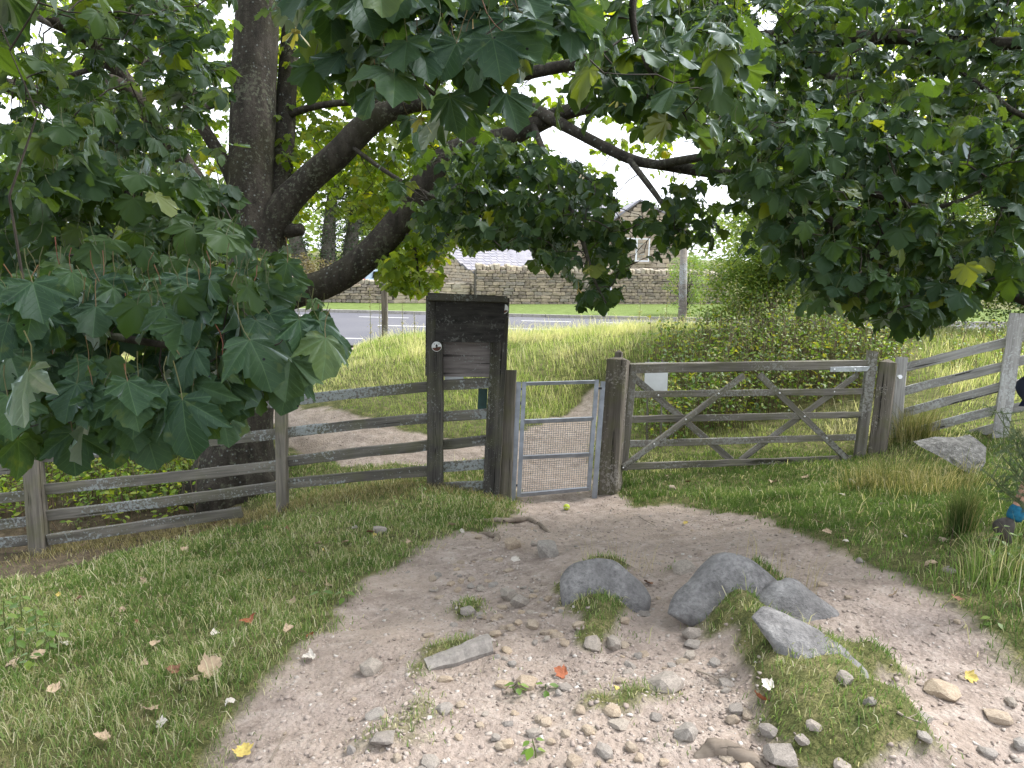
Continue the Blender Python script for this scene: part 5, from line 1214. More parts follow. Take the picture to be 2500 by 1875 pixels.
limb([(690,285,8.6,.05),(760,262,8.4,.045),(850,250,8.2,.04),(1000,250,8.0,.03)], sides=8)
limb([(860,360,8.0,.028),(960,430,7.6,.024),(1060,480,7.3,.02),(1200,540,6.8,.014),(1330,600,6.2,.008)], sides=7)
limb([(980,560,7.9,.024),(1010,600,7.8,.02),(1020,660,7.8,.012),(1025,700,7.8,.006)], sides=6)
limb([(1000,520,7.8,.026),(1090,570,7.6,.018),(1150,600,7.3,.010),(1190,612,7.2,.004)], sides=6)
limb([(1533,386,6.6,.03),(1590,460,6.0,.026),(1625,510,5.6,.018),(1660,570,5.3,.010),(1680,610,5.2,.004)], sides=6)
limb([(1300,300,7.4,.035),(1340,400,6.6,.03),(1380,480,5.8,.025),(1420,580,5.2,.018),(1450,680,4.9,.010),(1480,740,4.8,.005)], sides=7)
# boughs reaching over the camera and out of the picture
limb([(-1300,-200,5.0,.05),(-700,300,3.6,.04),(-300,520,2.7,.03),(-60,690,2.2,.020),(130,790,1.95,.014),(330,830,1.8,.010),(520,860,1.75,.006)], sides=7)
limb([(-500,420,3.1,.02),(-150,420,2.8,.018),(100,430,2.8,.015),(330,480,2.8,.012),(560,600,2.8,.007)], sides=7)
limb([(1310,-900,3.6,.04),(1100,-450,2.4,.028),(960,-150,1.9,.016),(900,30,1.75,.010),(960,140,1.7,.008),(1060,230,1.65,.005)], sides=7)
limb([(1900,-900,4.2,.04),(1700,-350,3.0,.026),(1560,-60,2.5,.016),(1560,120,2.45,.010),(1640,240,2.4,.006)], sides=7)
limb([(-400,-900,4.5,.05),(-200,-300,3.4,.03),(0,-40,2.4,.014),(120,60,2.0,.007)], sides=7)
limb([(660,575,8.4,.10),(700,565,8.3,.085),(738,560,8.25,.07)], 'cut_stub', 10, 3)

# leaf clusters: (outline in photograph pixels, depth range, number of clusters, leaf length range, droop, towards-camera bias, leaves)
REG = [
 ([(0,700),(250,640),(480,700),(640,650),(760,720),(835,800),(800,880),(690,950),(690,1010),(600,1010),(500,1000),(480,1070),(330,1080),(230,1040),(180,1090),(0,1110)], (1.55,2.4), 88, (.07,.125), (35,75), 1.0, (4,6)),
 ([(-60,330),(300,330),(520,470),(600,560),(640,680),(560,780),(0,800),(-60,780)], (2.4,3.8), 185, (.07,.115), (25,70), .8, (4,7)),
 ([(-60,-60),(560,-60),(560,400),(300,360),(0,360)], (3.3,6.4), 190, (.075,.115), (10,60), .3, (4,7)),
 ([(0,-40),(200,-40),(190,40),(0,60)], (1.3,1.6), 2, (.12,.15), (10,40), .3, (2,3)),
 ([(0,90),(140,100),(150,170),(0,160)], (1.3,1.5), 1, (.12,.14), (10,40), .3, (2,2)),
 ([(680,-60),(1420,-60),(1390,90),(1180,250),(1190,330),(1090,340),(1000,250),(880,160),(700,40)], (1.45,2.2), 42, (.08,.125), (20,65), .7, (4,6)),
 ([(1380,60),(1800,40),(1850,300),(1720,360),(1600,330),(1460,300),(1400,200)], (2.1,3.3), 48, (.08,.12), (20,65), .6, (4,6)),
 ([(1700,260),(2560,300),(2560,720),(2330,770),(2200,810),(2050,760),(1950,640),(1850,520)], (3.3,5.2), 520, (.07,.11), (20,70), .6, (4,7)),
 ([(1600,-60),(2560,-60),(2560,380),(1900,380),(1700,260)], (4.2,7.2), 700, (.075,.115), (10,60), .3, (4,7)),
 ([(560,60),(1400,130),(1250,420),(1110,560),(1060,720),(900,690),(870,600),(720,560),(640,400)], (8.3,10.8), 850, (.08,.125), (10,60), .0, (4,7)),
 ([(940,380),(1250,350),(1480,430),(1700,470),(1710,600),(1620,620),(1500,690),(1500,760),(1420,740),(1330,640),(1150,590),(1000,520)], (4.8,6.8), 380, (.075,.115), (25,70), .3, (4,7)),
 ([(900,600),(1070,560),(1075,700),(1000,725),(930,700)], (7.4,8.8), 75, (.08,.115), (15,60), .1, (4,7)),
 ([(1000,500),(1260,520),(1280,600),(1100,630),(1040,600)], (6.6,8.2), 60, (.08,.115), (15,60), .1, (4,7)),
 ([(-80,-80),(2580,-80),(2580,300),(1700,450),(1250,420),(640,560),(0,660),(-80,600)], (8.6,13.0), 1300, (.09,.14), (10,60), 0., (5,8)),
 ([(-1400,-1600),(3900,-1600),(3900,-80),(-1400,-80)], (3.5,10.0), 1000, (.10,.15), (10,60), 0., (4,7)),
]
HOLE = [(690,1005),(835,835),(805,745),(735,700),(705,640),(715,545),(800,520),(870,545),(905,610),(925,705),(1000,738),(1065,745),(1080,680),(1100,640),(1200,625),(1260,605),(1290,655),(1350,690),(1400,680),(1405,725),(1420,765),(1500,795),(1530,740),(1510,690),(1600,650),(1690,710),(1735,690),(1715,640),(1660,610),(1720,590),(1790,620),(1900,690),(1960,760),(2060,805),(2170,835),(2260,835),(2330,800),(2390,720),(2560,745),(2560,1900),(-60,1900),(-60,1130),(220,1125),(330,1090),(480,1085),(540,1065)]
NEARCLR = [[(555,110),(695,110),(705,400),(700,560),(665,650),(600,560),(560,400)], [(690,520),(700,440),(810,370),(900,290),(945,310),(880,400),(760,480)], [(680,700),(880,610),(1000,470),(1060,370),(1115,380),(1060,470),(930,640),(760,740),(680,745)]]
SKYGAP = [[(1195,240),(1240,205),(1330,180),(1405,195),(1390,235),(1290,245)], [(1310,312),(1375,305),(1460,350),(1420,400),(1350,380)], [(1490,400),(1600,420),(1650,480),(1590,500),(1500,460)], [(1640,340),(1710,340),(1715,385),(1650,390)], [(30,40),(150,50),(140,110),(50,115)], [(1830,20),(1890,20),(1900,75),(1850,80)], [(0,240),(50,235),(55,275),(0,280)], [(510,30),(560,20),(560,70),(520,70)], [(505,260),(558,260),(558,300),(510,295)], [(1700,20),(1720,15),(1730,40)], [(1525,565),(1605,565),(1605,655),(1525,655)], [(1500,475),(1610,475),(1630,545),(1500,545)], [(1160,612),(1290,612),(1290,655),(1160,655)], [(2280,480),(2420,470),(2430,540),(2330,560)]]
rgl = np.random.default_rng(2024)
REG.append((None, None, 1100, (.10,.15), (10,60), 0., (5,8)))     # unseen crown over and behind the camera, added to shade canopy and path
cl_pos = []; cl_dep = []; LB = []; LY = []; LN = []; LS = []; LC = []
for poly, drange, ncl, (s0, s1), (dr0, dr1), bias, (n0, n1) in REG:
    pa = np.array(poly) if poly else None; c = 0; tries = 0
    while c < ncl and tries < ncl*30:
        tries += 1
        if poly:
            u = rgl.uniform(pa[:,0].min(), pa[:,0].max()); v = rgl.uniform(pa[:,1].min(), pa[:,1].max())
            if not in_poly([u],[v],poly)[0] or in_poly([u],[v],HOLE)[0]: continue
            d = rgl.uniform(*drange); N_ = at(u, v, d)
        else:
            N_ = np.array([rgl.uniform(-10,1.5), rgl.uniform(-4,4.5), rgl.uniform(3.2,7.5)]); d = 5.0
        c += 1; ci = len(cl_pos); cl_pos.append(N_); cl_dep.append(d)
        tw = unit(rgl.normal(0,1,3)*[1,1,.4] + np.array([0,-.6,-.35]))
        for q in range(rgl.integers(n0, n1+1)):
            node = N_ - tw*.10*(q//2)*rgl.uniform(.6,1.2)
            tocam = unit((C0-node)*[1,1,0])
            a = unit(rgl.normal(0,1,3)*[1,1,.25] + bias*tocam + tw*.3)
            s = rgl.uniform(s0, s1)*(1 if rgl.random() > .2 else .7)
            dr = math.radians(rgl.uniform(dr0, dr1)); ah = unit(a*[1,1,0])
            B_ = node + unit(a+np.array([0,0,.15]))*s*rgl.uniform(.6,1.0)
            y = ah*math.cos(dr) - np.array([0,0,1])*math.sin(dr)
            n_ = ah*math.sin(dr) + np.array([0,0,1])*math.cos(dr)
            x = np.cross(y, n_); ro = rgl.normal(0,.38); n_ = n_*math.cos(ro)+x*math.sin(ro)
            LB.append(B_); LY.append(y); LN.append(n_); LS.append(s); LC.append(ci)
LB = np.array(LB); LY = np.array(LY); LN = np.array(LN); LS = np.array(LS); LC = np.array(LC)
ctr = LB + LY*LS[:,None]*.5
pu, pv, pd = proj(ctr)
keep = ((pd > .9) | (ctr[:,2] > 2.8)) & ~(in_poly(pu, pv, HOLE) & (pd > .3))
tipu, tipv, _ = proj(LB + LY*LS[:,None]*.9)
for P_ in NEARCLR: keep &= ~(in_poly(pu, pv, P_) & (pd < 8.3) & (rgl.random(len(pu)) < .93))
for P_ in SKYGAP: keep &= ~((in_poly(pu, pv, P_) | in_poly(tipu, tipv, P_)) & (rgl.random(len(pu)) < .93))
LB, LY, LN, LS, LC, pu, pv, pd = [a[keep] for a in (LB, LY, LN, LS, LC, pu, pv, pd)]
LX = np.cross(LY, LN)
size_px = LS*F/np.where(pd > .5, pd, 1e6); infr = (pu > -40) & (pu < 2540) & (pv > -40) & (pv < 1200)
rank = np.argsort(-(size_px*infr))
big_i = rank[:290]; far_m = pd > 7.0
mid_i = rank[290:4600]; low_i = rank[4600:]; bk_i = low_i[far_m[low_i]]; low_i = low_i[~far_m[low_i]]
LEAFM = []
for q in range(7):
    V, T, mi = leaf_geo(HALF_HI, PLEAT_HI, True, [.05,.15,.38,.10,.25,-.08,.55][q], 300+q, True, [.08,.12,-.06,.16,.04,.2,.1][q])
    LEAFM.append(mesh_np('leaf', V, tris=T, smooth=True, mats=[M_LEAFN, M_STALK], midx=mi))
for i in big_i:
    add('leaf', LEAFM[rgl.integers(7)], tree, mat4(LB[i], LX[i]*LS[i], LY[i]*LS[i], LN[i]*LS[i]))
def leaf_bulk(name, ids, geos, mats, parent, kind='stuff'):
    VV = []; TT = []; RR = []; n = 0; ids = np.asarray(ids); var = rgl.integers(0, len(geos), len(ids)); MI = []
    for q, (v, t, mi) in enumerate(geos):
        s_ = ids[var == q]
        W_ = (LB[s_][:,None,:] + LS[s_][:,None,None]*(v[None,:,0:1]*LX[s_][:,None,:] + v[None,:,1:2]*LY[s_][:,None,:] + v[None,:,2:3]*LN[s_][:,None,:]))
        VV.append(W_.reshape(-1,3)); TT.append((t[None]+(np.arange(len(s_))*len(v))[:,None,None]).reshape(-1,3)+n); n += len(s_)*len(v)
        RR.append(np.repeat(rgl.random(len(s_)), len(v))); MI.append(np.tile(mi, len(s_)))
    return add(name, mesh_np(name, np.concatenate(VV), tris=np.concatenate(TT), attrs={'rnd': np.concatenate(RR)}, smooth=True, mats=mats, midx=np.concatenate(MI)), parent, kind=kind)
geoH = [leaf_geo(HALF_HI, PLEAT_HI, True, d_, 400+q, True, .1) for q, d_ in enumerate((.05,.15,.45,.25,-.08,.6))]
geoL = [leaf_geo(HALF_LO, PLEAT_LO, False, d_, 500+q, False, .1) for q, d_ in enumerate((.05,.15,.28,.2))]
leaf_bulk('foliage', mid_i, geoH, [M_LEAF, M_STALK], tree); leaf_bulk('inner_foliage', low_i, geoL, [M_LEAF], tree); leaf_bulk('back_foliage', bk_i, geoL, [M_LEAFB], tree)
# twigs join every cluster to the nearest bough
nodes = np.array(SK_P); nrad = np.array(SK_R); used = np.unique(LC); cpos = np.array(cl_pos)[used]
d0_ = np.array([np.min(((nodes-c)**2).sum(1)) for c in cpos]); order = np.argsort(d0_)
cap = len(nodes)+len(order)*4; NP = np.zeros((cap,3)); NP[:len(nodes)] = nodes; nn = len(nodes); tv_all = []; tf_all = []; tn = 0
for oi in order:
    c = cpos[oi]; dd = ((NP[:nn]-c)**2).sum(1); j = int(np.argmin(dd)); a = NP[j]; L = math.sqrt(dd[j])
    if L < .02 or L > 2.2: continue
    m1 = lerp(a, c, .4) + rgl.normal(0,.04*min(L,1),3) + np.array([0,0,.06*L]); m2 = lerp(a, c, .75) + rgl.normal(0,.03*min(L,1),3) + np.array([0,0,.04*L])
    r0 = .0035+.006*min(L,1.6); near_ = cl_dep[used[oi]] < 2.3
    if near_: r0 *= .6
    V_, F_ = tube_vf([a, m1, m2, c], [r0, r0*.8, r0*.6, r0*.35], 4, False); tv_all += V_; tf_all += [tuple(i+tn for i in f) for f in F_]; tn += len(V_)
    NP[nn:nn+3] = [m1, m2, c]; nn += 3
add('twigs', mesh_np('twigs', np.array(tv_all), quads=np.array(tf_all), smooth=True, mats=[M_TWIG]), tree, kind='stuff')
# hanging winged seeds
M_SEED = leaf_mat('winged_seed', (.30,.19,.07), (.40,.30,.12), (.45,.42,.16), .1, .4)
M_SEEDG = leaf_mat('green_winged_seed', (.20,.22,.06), (.34,.32,.10), (.45,.42,.16), .1, .4)
for (u, v, d, mt, n_) in ((722,70,1.55,M_SEEDG,7),(1155,100,1.6,M_SEED,5),(1030,285,1.7,M_SEEDG,6),(1510,240,2.4,M_SEEDG,5),(605,895,1.75,M_SEED,7),(532,1008,1.72,M_SEED,7),(1436,655,4.8,M_SEEDG,6),(1412,705,4.8,M_SEED,5)):
    o = at(u, v, d); b = MB(); b.tube([o+UP*.05, o], .0015, 4)
    for q in range(n_):
        a_ = rgl.uniform(0,6.28); dv = unit(np.array([math.cos(a_), math.sin(a_), -rgl.uniform(.3,1.5)])); w_ = unit(np.cross(dv, rgl.normal(0,1,3))); l_ = rgl.uniform(.030,.042); p0 = o+dv*.008
        b.put([p0, p0+dv*l_*.35+w_*.004, p0+dv*l_*.75+w_*.007, p0+dv*l_, p0+dv*l_*.75-w_*.003, p0+dv*l_*.3-w_*.003], [(0,1,2,3,4,5)]); b.box(p0, (.004,.003,.003))
    b.build('seed_cluster', mt, tree)
# ------------------------------------------------------------------ grass
def blades(name, x, y, z, h, w, lean, az, rnd, mat, arch=.5, tipc=None, **kw):
    n = len(x); dx, dy = np.cos(az), np.sin(az); px_, py_ = -dy, dx
    fc = rgl.uniform(0, 6.28, n); px_ = np.cos(fc); py_ = np.sin(fc)
    mid = .55; V = np.zeros((n,5,3), np.float32)
    for q, s_ in ((0,-1),(1,1)):
        V[:,q,0] = x+px_*w*.5*s_; V[:,q,1] = y+py_*w*.5*s_; V[:,q,2] = z-.008
    ml = lean*mid*(1-arch*.6)
    for q, s_ in ((2,-1),(3,1)):
        V[:,q,0] = x+dx*ml*h+px_*w*.4*s_; V[:,q,1] = y+dy*ml*h+py_*w*.4*s_; V[:,q,2] = z+h*mid*np.sqrt(np.maximum(1-ml**2,.1))*1.05
    V[:,4,0] = x+dx*lean*h; V[:,4,1] = y+dy*lean*h; V[:,4,2] = z+h*np.sqrt(np.maximum(1-lean**2, .04))
    b = np.arange(n)*5
    Q_ = np.stack([b, b+1, b+3, b+2], -1); T_ = np.stack([b+2, b+3, b+4], -1)
    tip = np.tile(np.array([0,0,.4,.4,1.]), n)
    return add(name, mesh_np(name, V.reshape(-1,3), tris=T_, quads=Q_, attrs={'rnd': np.repeat(rnd, 5), 'tip': tip}, mats=[mat]), kind='stuff', **kw)
G_NEAR = grass_mat('turf_blades', [(0,(.055,.115,.030)),(.30,(.105,.195,.055)),(.55,(.17,.265,.085)),(.68,(.27,.31,.14)),(.84,(.45,.42,.28)),(1,(.62,.58,.46))])
G_FAR = grass_mat('meadow_blades', [(0,(.15,.25,.06)),(.30,(.26,.36,.11)),(.52,(.40,.45,.22)),(.75,(.57,.55,.37)),(1,(.72,.68,.54))], .5)
G_DRY = grass_mat('straw_blades', [(0,(.12,.115,.05)),(.4,(.26,.22,.12)),(.8,(.42,.36,.21)),(1,(.54,.48,.31))])
N = 900000
x = rgl.uniform(-5.2, 5.6, N); y = 1.6 + 7.6*rgl.random(N)
d_ = np.hypot(x, y); pu_, pv_, pz_ = proj(np.stack([x, y, h_smooth(x, y)], -1))
ok = (pu_ > -250) & (pu_ < 2750) & (pv_ < 2250) & (rgl.random(N) < np.clip((2.7/d_)**1.15, 0, 1))
x, y = x[ok], y[ok]; g_ = gmask(x, y); cl = fbm(x*4.5, y*4.5, 41); dry = fbm(x*1.6, y*1.6, 51)
fenceline = y > 6.6 + .05*x
ok = (rgl.random(len(x)) < g_**1.3*(.12+1.15*cl)*(.35+1.0*fbm(x*.9, y*.9, 87))*np.where(in_poly(x,y,PATH), .9, 1)*np.where((x < -1) & (y > 6.2), .55, 1)) & (y < 8.6)
x, y, cl, dry, g_ = x[ok], y[ok], cl[ok], dry[ok], g_[ok]; n = len(x); d_ = np.hypot(x, y)
inisle = in_poly(x, y, PATH)
h = (.028+.072*cl*rgl.random(n)+.04*rgl.random(n)**4)*np.where(inisle, .70, 1)*np.where(x > 1.2, 1.05, 1)*(.55+.45*g_)
longb = rgl.random(n) < .006; h = np.where(longb, h*2.6, h)
rnd = np.clip(.62*rgl.random(n) + .95*(dry-.45) + np.where(x > 1.1, -.25, -.02) + .10*inisle, 0, .7); straw = rgl.random(n) < np.where(x > 1.1, .08, .25)*(.4+1.3*dry); rnd = np.where(straw | longb, rgl.uniform(.7,1,n), rnd)
blades('short_grass', x, y, hgt(x,y), h, (.0028+.0022*rgl.random(n))*np.clip(d_/3.2, .9, 2.0), rgl.uniform(.35,.985,n), rgl.uniform(0,6.28,n), rnd, G_NEAR, label='short grazed turf either side of the earth path', cat='grass')
print('grass', n)
# long meadow grass beyond the fence
N = 260000
x = rgl.uniform(-9, 10, N); y = rgl.uniform(7.9, 18.6, N); g_ = gmask(x, y)
pu_, pv_, pz_ = proj(np.stack([x, y, h_smooth(x, y)], -1))
dens = fbm(x*1.1, y*1.1, 61); longz = sstep(9.6, 11.5, y + .5*np.clip(x,-2,2)+ .8*(dens-.5))
ok = (g_ > .45) & (pu_ > -250) & (pu_ < 2750) & (rgl.random(N) > .92*sstep(1600,1820,pu_+150*(dens-.5))*sstep(2330,2200,pu_)*sstep(9.0,9.8,y)*sstep(15.5,14.5,y)) & (rgl.random(N) < (.45+.5*dens)*np.where(y < 10, .8, 1)) & ~((x < -2.6) & (y < 10.8))
x, y, dens, longz = x[ok], y[ok], dens[ok], longz[ok]; n = len(x)
cl2 = fbm(x*2.3, y*2.3, 67); h = (.04 + .05*rgl.random(n) + longz*(.03+.16*rgl.random(n)))*(.35+1.3*cl2)*(.55+.45*sstep(820,1050,pu_[ok]))
rnd = np.clip(.60*rgl.random(n)+1.1*(dens-.5)+.9*(cl2-.5)+.12*longz, 0, 1); hi_ = rgl.random(n) < .06*longz+.01; rnd = np.where(hi_, rgl.uniform(.75,1,n), rnd); h = np.where(hi_, h*2.0, h*rgl.uniform(.5,1.2,n))
az = 9.0*fbm(x*1.3, y*1.3, 71)+rgl.normal(0,.9,n)
blades('meadow_grass', x, y, hgt(x,y), h, .0045+.003*rgl.random(n), np.clip(rgl.normal(.68,.25,n), .1, .98), az, rnd, G_FAR, .8, label='long pale meadow grass on the bank beyond the gates', cat='grass')
# straw under the tree and along the fence foot
n = 5000; t = rgl.random(n); xa = at(60,1330,6.95); xb = at(1230,1215,7.35); x = xa[0]+(xb[0]-xa[0])*t; y = xa[1]+(xb[1]-xa[1])*t+rgl.normal(.02,.16,n)
blades('dry_grass', x, y, hgt(x,y), .05+.08*rgl.random(n), .0045+0*x, rgl.uniform(.5,.97,n), rgl.uniform(0,6.28,n), rgl.random(n), G_DRY, label='dry straw coloured grass along the fence foot', cat='grass')
G_MIX = grass_mat('mixed_long_blades', [(0,(.035,.06,.018)),(.3,(.085,.12,.035)),(.55,(.19,.19,.08)),(.8,(.36,.31,.17)),(1,(.52,.46,.30))])
def tuft(name, u, v, n, spread, h0, h1, mat, label, cat='grass tuft', w=.0045, ln=(.05,.6), off=0.0, rng=(0,1), **kw):
    c = gpt(u, v); x = c[0]+rgl.normal(0,spread,n); y = c[1]+rgl.normal(0,spread*.7,n)+off; az = np.arctan2(y-c[1], x-c[0])+rgl.normal(0,1.1,n)
    o = blades(name, x, y, hgt(x,y), rgl.uniform(h0,h1,n), w+0*x, rgl.uniform(*ln,n), az, rgl.uniform(*rng,n), mat, .7); tag(o, label, cat); return o
tuft('grass_tuft', 2165,1190, 900, .19, .10, .42, G_MIX, 'tall dry grass clump at the foot of the leaning hanging post', rng=(0,1), ln=(.1,.99))
tuft('grass_tuft', 2290,1200, 600, .22, .08, .34, G_MIX, 'straggly dry grass around the pale rock slab', rng=(.05,1), ln=(.2,.95))
tuft('grass_tuft', 2230,1075, 700, .14, .18, .58, G_MIX, 'pale upright grass clump between hanging post and silvered rails', rng=(.1,1), ln=(.1,.7))
G_RUSH = grass_mat('rush_blades', [(0,(.03,.07,.018)),(.5,(.06,.12,.03)),(.8,(.14,.17,.06)),(1,(.30,.26,.13))], .2)
tuft('rush_tuft', 2345,1300, 420, .035, .16, .34, G_RUSH, 'spiky dark green rush tuft near the walking person', w=.0035, ln=(.05,.5))
tuft('grass_tuft', 2440,1420, 300, .12, .1, .28, G_NEAR, 'loose grass clump among dark weed stems by the walker', ln=(.1,.7), rng=(.2,1))
tuft('grass_tuft', 1905,1420, 40, .10, .12, .26, G_DRY, 'few long dry stalks standing beside the dome boulder', w=.002, ln=(.1,.5), rng=(.4,1))
tuft('grass_tuft', 1520,1372, 30, .12, .12, .26, G_DRY, 'few long dry stalks leaning over the smooth turfed boulder', w=.002, ln=(.3,.8), rng=(.4,1))
# ------------------------------------------------------------------ leafy plants
OV = np.array([(0,0,0),(.22,.28,.05),(.26,.55,.03),(0,1,-.08),(-.26,.55,.03),(-.22,.28,.05),(0,.5,-.03)]); OT = np.array([(0,1,6),(1,2,6),(2,3,6),(3,4,6),(4,5,6),(5,0,6)])
DI = np.array([(0,0,0),(.32,.5,.06),(0,1,0),(-.32,.5,.06)]); DT = np.array([(0,1,2),(0,2,3)])
def leaves_np(B, Y, Nn, S_, V0=OV, T0=OT):
    X = np.cross(Y, Nn); W_ = B[:,None,:]+S_[:,None,None]*(V0[None,:,0:1]*X[:,None,:]+V0[None,:,1:2]*Y[:,None,:]+V0[None,:,2:3]*Nn[:,None,:])
    T_ = (T0[None]+(np.arange(len(B))*len(V0))[:,None,None]).reshape(-1,3); return W_.reshape(-1,3), T_
def nrmz(a): return a/(np.linalg.norm(a,axis=1)[:,None]+1e-9)
def rand_leaf_dirs(n, droop=.4, up=.8, rg_=None):
    Y = nrmz(np.stack([rgl.normal(0,1,n), rgl.normal(0,1,n), rgl.normal(-droop,.4,n)], -1)); Z = nrmz(np.stack([rgl.normal(0,.5,n), rgl.normal(0,.5,n), np.full(n, up)], -1))
    Nn = nrmz(Z - Y*(Z*Y).sum(1)[:,None]); return Y, Nn
M_NETT = leaf_mat('nettle_leaf', (.09,.17,.025), (.22,.33,.05), (.42,.42,.07), .12, .5, gloss=.15)
M_NETR = leaf_mat('bramble_leaf', (.060,.125,.028), (.17,.27,.06), (.42,.38,.07), .12, .45, gloss=.2)
M_STEM = plain('dead_stem', (.16,.11,.075), .9, var=.5, sc=5)
M_STEMG = plain('green_stem', (.09,.11,.04), .8, var=.4, sc=5)
def thicket(name, xs, ys, hs, per, ls, mat, stem, label, cat, droop=.3, dead=.2):
    SV = []; SF = []; sn = 0; B = []; 
    for x_, y_, h_ in zip(xs, ys, hs):
        z_ = float(hgt(x_, y_)); lx, ly = rgl.normal(0,.16,2)*h_
        P_ = [np.array([x_,y_,z_-.03]), np.array([x_+lx*.4,y_+ly*.4,z_+h_*.55]), np.array([x_+lx,y_+ly,z_+h_])]
        v_, f_ = tube_vf(P_, [.0045,.0035,.002], 3, False); SV += v_; SF += [tuple(i+sn for i in f) for f in f_]; sn += len(v_)
        if rgl.random() < dead: continue
        k_ = max(2, int(per*rgl.uniform(.6,1.4)))
        t = rgl.uniform(.15,1.03,k_); base = np.stack([np.interp(t,[0,.55,1],[p[a] for p in P_]) for a in range(3)],-1)
        B.append(base + rgl.normal(0,.03+.05*h_,(k_,3))*[1,1,.4])
    B = np.concatenate(B); n = len(B); Y, Nn = rand_leaf_dirs(n, droop); V, T_ = leaves_np(B, Y, Nn, rgl.uniform(*ls,n))
    t0 = root(name, (float(np.mean(xs)), float(np.mean(ys)), float(hgt(np.mean(xs), np.mean(ys)))), label, cat); 
    add('leaves', mesh_np('leaves', V, tris=T_, attrs={'rnd': np.repeat(rgl.random(n), len(OV))}, mats=[mat]), t0, kind='stuff')
    add('stems', mesh_np('stems', np.array(SV), quads=np.array(SF), mats=[stem]), t0, kind='stuff'); return t0
def pix_area(poly, dn, df, n):
    pa = np.array(poly); out = []
    while len(out) < n:
        u = rgl.uniform(pa[:,0].min(), pa[:,0].max()); v = rgl.uniform(pa[:,1].min(), pa[:,1].max())
        if in_poly([u],[v],poly)[0]: p = at(u, v, rgl.uniform(dn, df)); out.append(p[:2])
    return np.array(out).T
xs, ys = pix_area([(-150,900),(500,900),(490,1200),(-150,1250)], 7.4, 10.2, 620)
ok = np.hypot(xs-tree.location[0], ys-tree.location[1]) > .65; xs, ys = xs[ok], ys[ok]
thicket('nettle_bed', xs, ys, rgl.uniform(.25,.75,len(xs)), 14, (.045,.085), M_NETT, M_STEM, 'yellow green nettles and weeds growing behind the lichened fence', 'nettles')
xs, ys = pix_area([(1580,900),(2180,880),(2160,1100),(1580,1100)], 8.9, 12.4, 1200); ok = ys > 8.7+.32*(xs-1.2)
xs, ys = xs[ok], ys[ok]; thicket('bramble_patch', xs, ys, rgl.uniform(.35,.85,len(xs))*(1+.12*(xs-2)), 15, (.045,.085), M_NETR, M_STEM, 'tangled brambles and nettles behind the field gate', 'brambles', dead=.25)
xs, ys = pix_area([(1750,800),(2230,790),(2230,900),(1750,930)], 10.2, 12.0, 330); thicket('dry_weed_patch', xs, ys, rgl.uniform(.6,1.25,len(xs)), 20, (.04,.07), M_NETR, plain('pale_dead_stem', (.30,.23,.17), .9, var=.4, sc=4), 'tall dry brown weed stems with yellowing leaves before the hedge', 'weeds', dead=.22)
xs, ys = pix_area([(2300,780),(2560,780),(2560,900),(2300,900)], 10.5, 12.5, 120); thicket('weed_fringe', xs, ys, rgl.uniform(.2,.5,len(xs)), 10, (.035,.06), M_NETR, M_STEM, 'low weeds on the pale grass beyond the silvered fence', 'weeds')
# dock spikes against the road
for u, v0, v1, d in ((905,700,840,14.6),(928,735,845,14.4),(983,740,840,14.8),(1012,760,845,14.6),(1560,720,800,15),(1625,690,800,15.2),(1705,720,810,14.5)):
    p = at(u, v1, d); p[2] = float(hgt(p[0],p[1])); tp_ = at(u+2, v0, d); hh_ = max(tp_[2]-p[2], .3); n = 90; t = rgl.random(n)**.8
    B = p + np.stack([rgl.normal(0,.035,n)*(1.15-t), rgl.normal(0,.035,n)*(1.15-t), t*hh_], -1); Y, Nn = rand_leaf_dirs(n, -.5); V, T_ = leaves_np(B, Y, Nn, rgl.uniform(.02,.05,n)*(1.2-.7*t), DI, DT)
    w0 = root('tall_weed', p, 'thin tall seeding weed spike standing out against the tarmac', 'weed', 'weed spikes on the bank top')
    add('leaves', mesh_np('leaves', V, tris=T_, attrs={'rnd': np.repeat(rgl.random(n),4)}, mats=[leaf_mat('seed_spike', (.17,.15,.06), (.27,.25,.12), (.38,.34,.18), .1, .3)]), w0); MB().tube([p-[0,0,.05], p+[0,0,hh_]], [.006,.003], 4).build('stem', M_STEMG, w0)
# single leafy weeds in front of the fence and at the picture's edge
OVM = mesh_np('leaf', OV*[1.15,1,1], tris=OT, mats=[leaf_mat('weed_leaf', (.075,.15,.022), (.13,.23,.035), (.25,.30,.05), .05, .45, gloss=.2)])
def weed(u, v, hpx, nl, label, group=None, spread=.06, lw=(.03,.05), name='weed_plant', stemm=None):
    p = gpt(u, v); d = depth_of(p); H_ = hpx/F*d; w0 = root(name, p, label, 'weed', group); top_ = p+np.array([rgl.normal(0,.02), rgl.normal(0,.02), H_]); MB().tube([p-[0,0,.02], lerp(p,top_,.5)+rgl.normal(0,.006,3), top_], [.003,.0025,.0015], 5).build('stem', stemm or M_STEMG, w0)
    for q in range(nl):
        t = 1-.8*(q//2)/max(1,(nl/2)); a = (q % 2)*math.pi+(q//2)*1.57+rgl.normal(0,.3); s = rgl.uniform(*lw); b = lerp(p, top_, t); y = unit([math.cos(a), math.sin(a), -rgl.uniform(.0,.5)]); b = b+y*.012; n_ = unit(np.array([0,0,1.])-y*y[2]); add('leaf', OVM, w0, mat4(b, np.cross(y,n_)*s, y*s, n_*s))
for u, v, h_, nl in ((55,1520,70,8),(95,1560,80,10),(140,1580,70,8),(40,1600,70,8),(120,1610,60,8),(15,1545,80,8),(60,1640,40,6)): weed(u, v, h_, nl, 'bright green young nettle in the turf before the fence', 'young nettles in the turf', lw=(.045,.07))
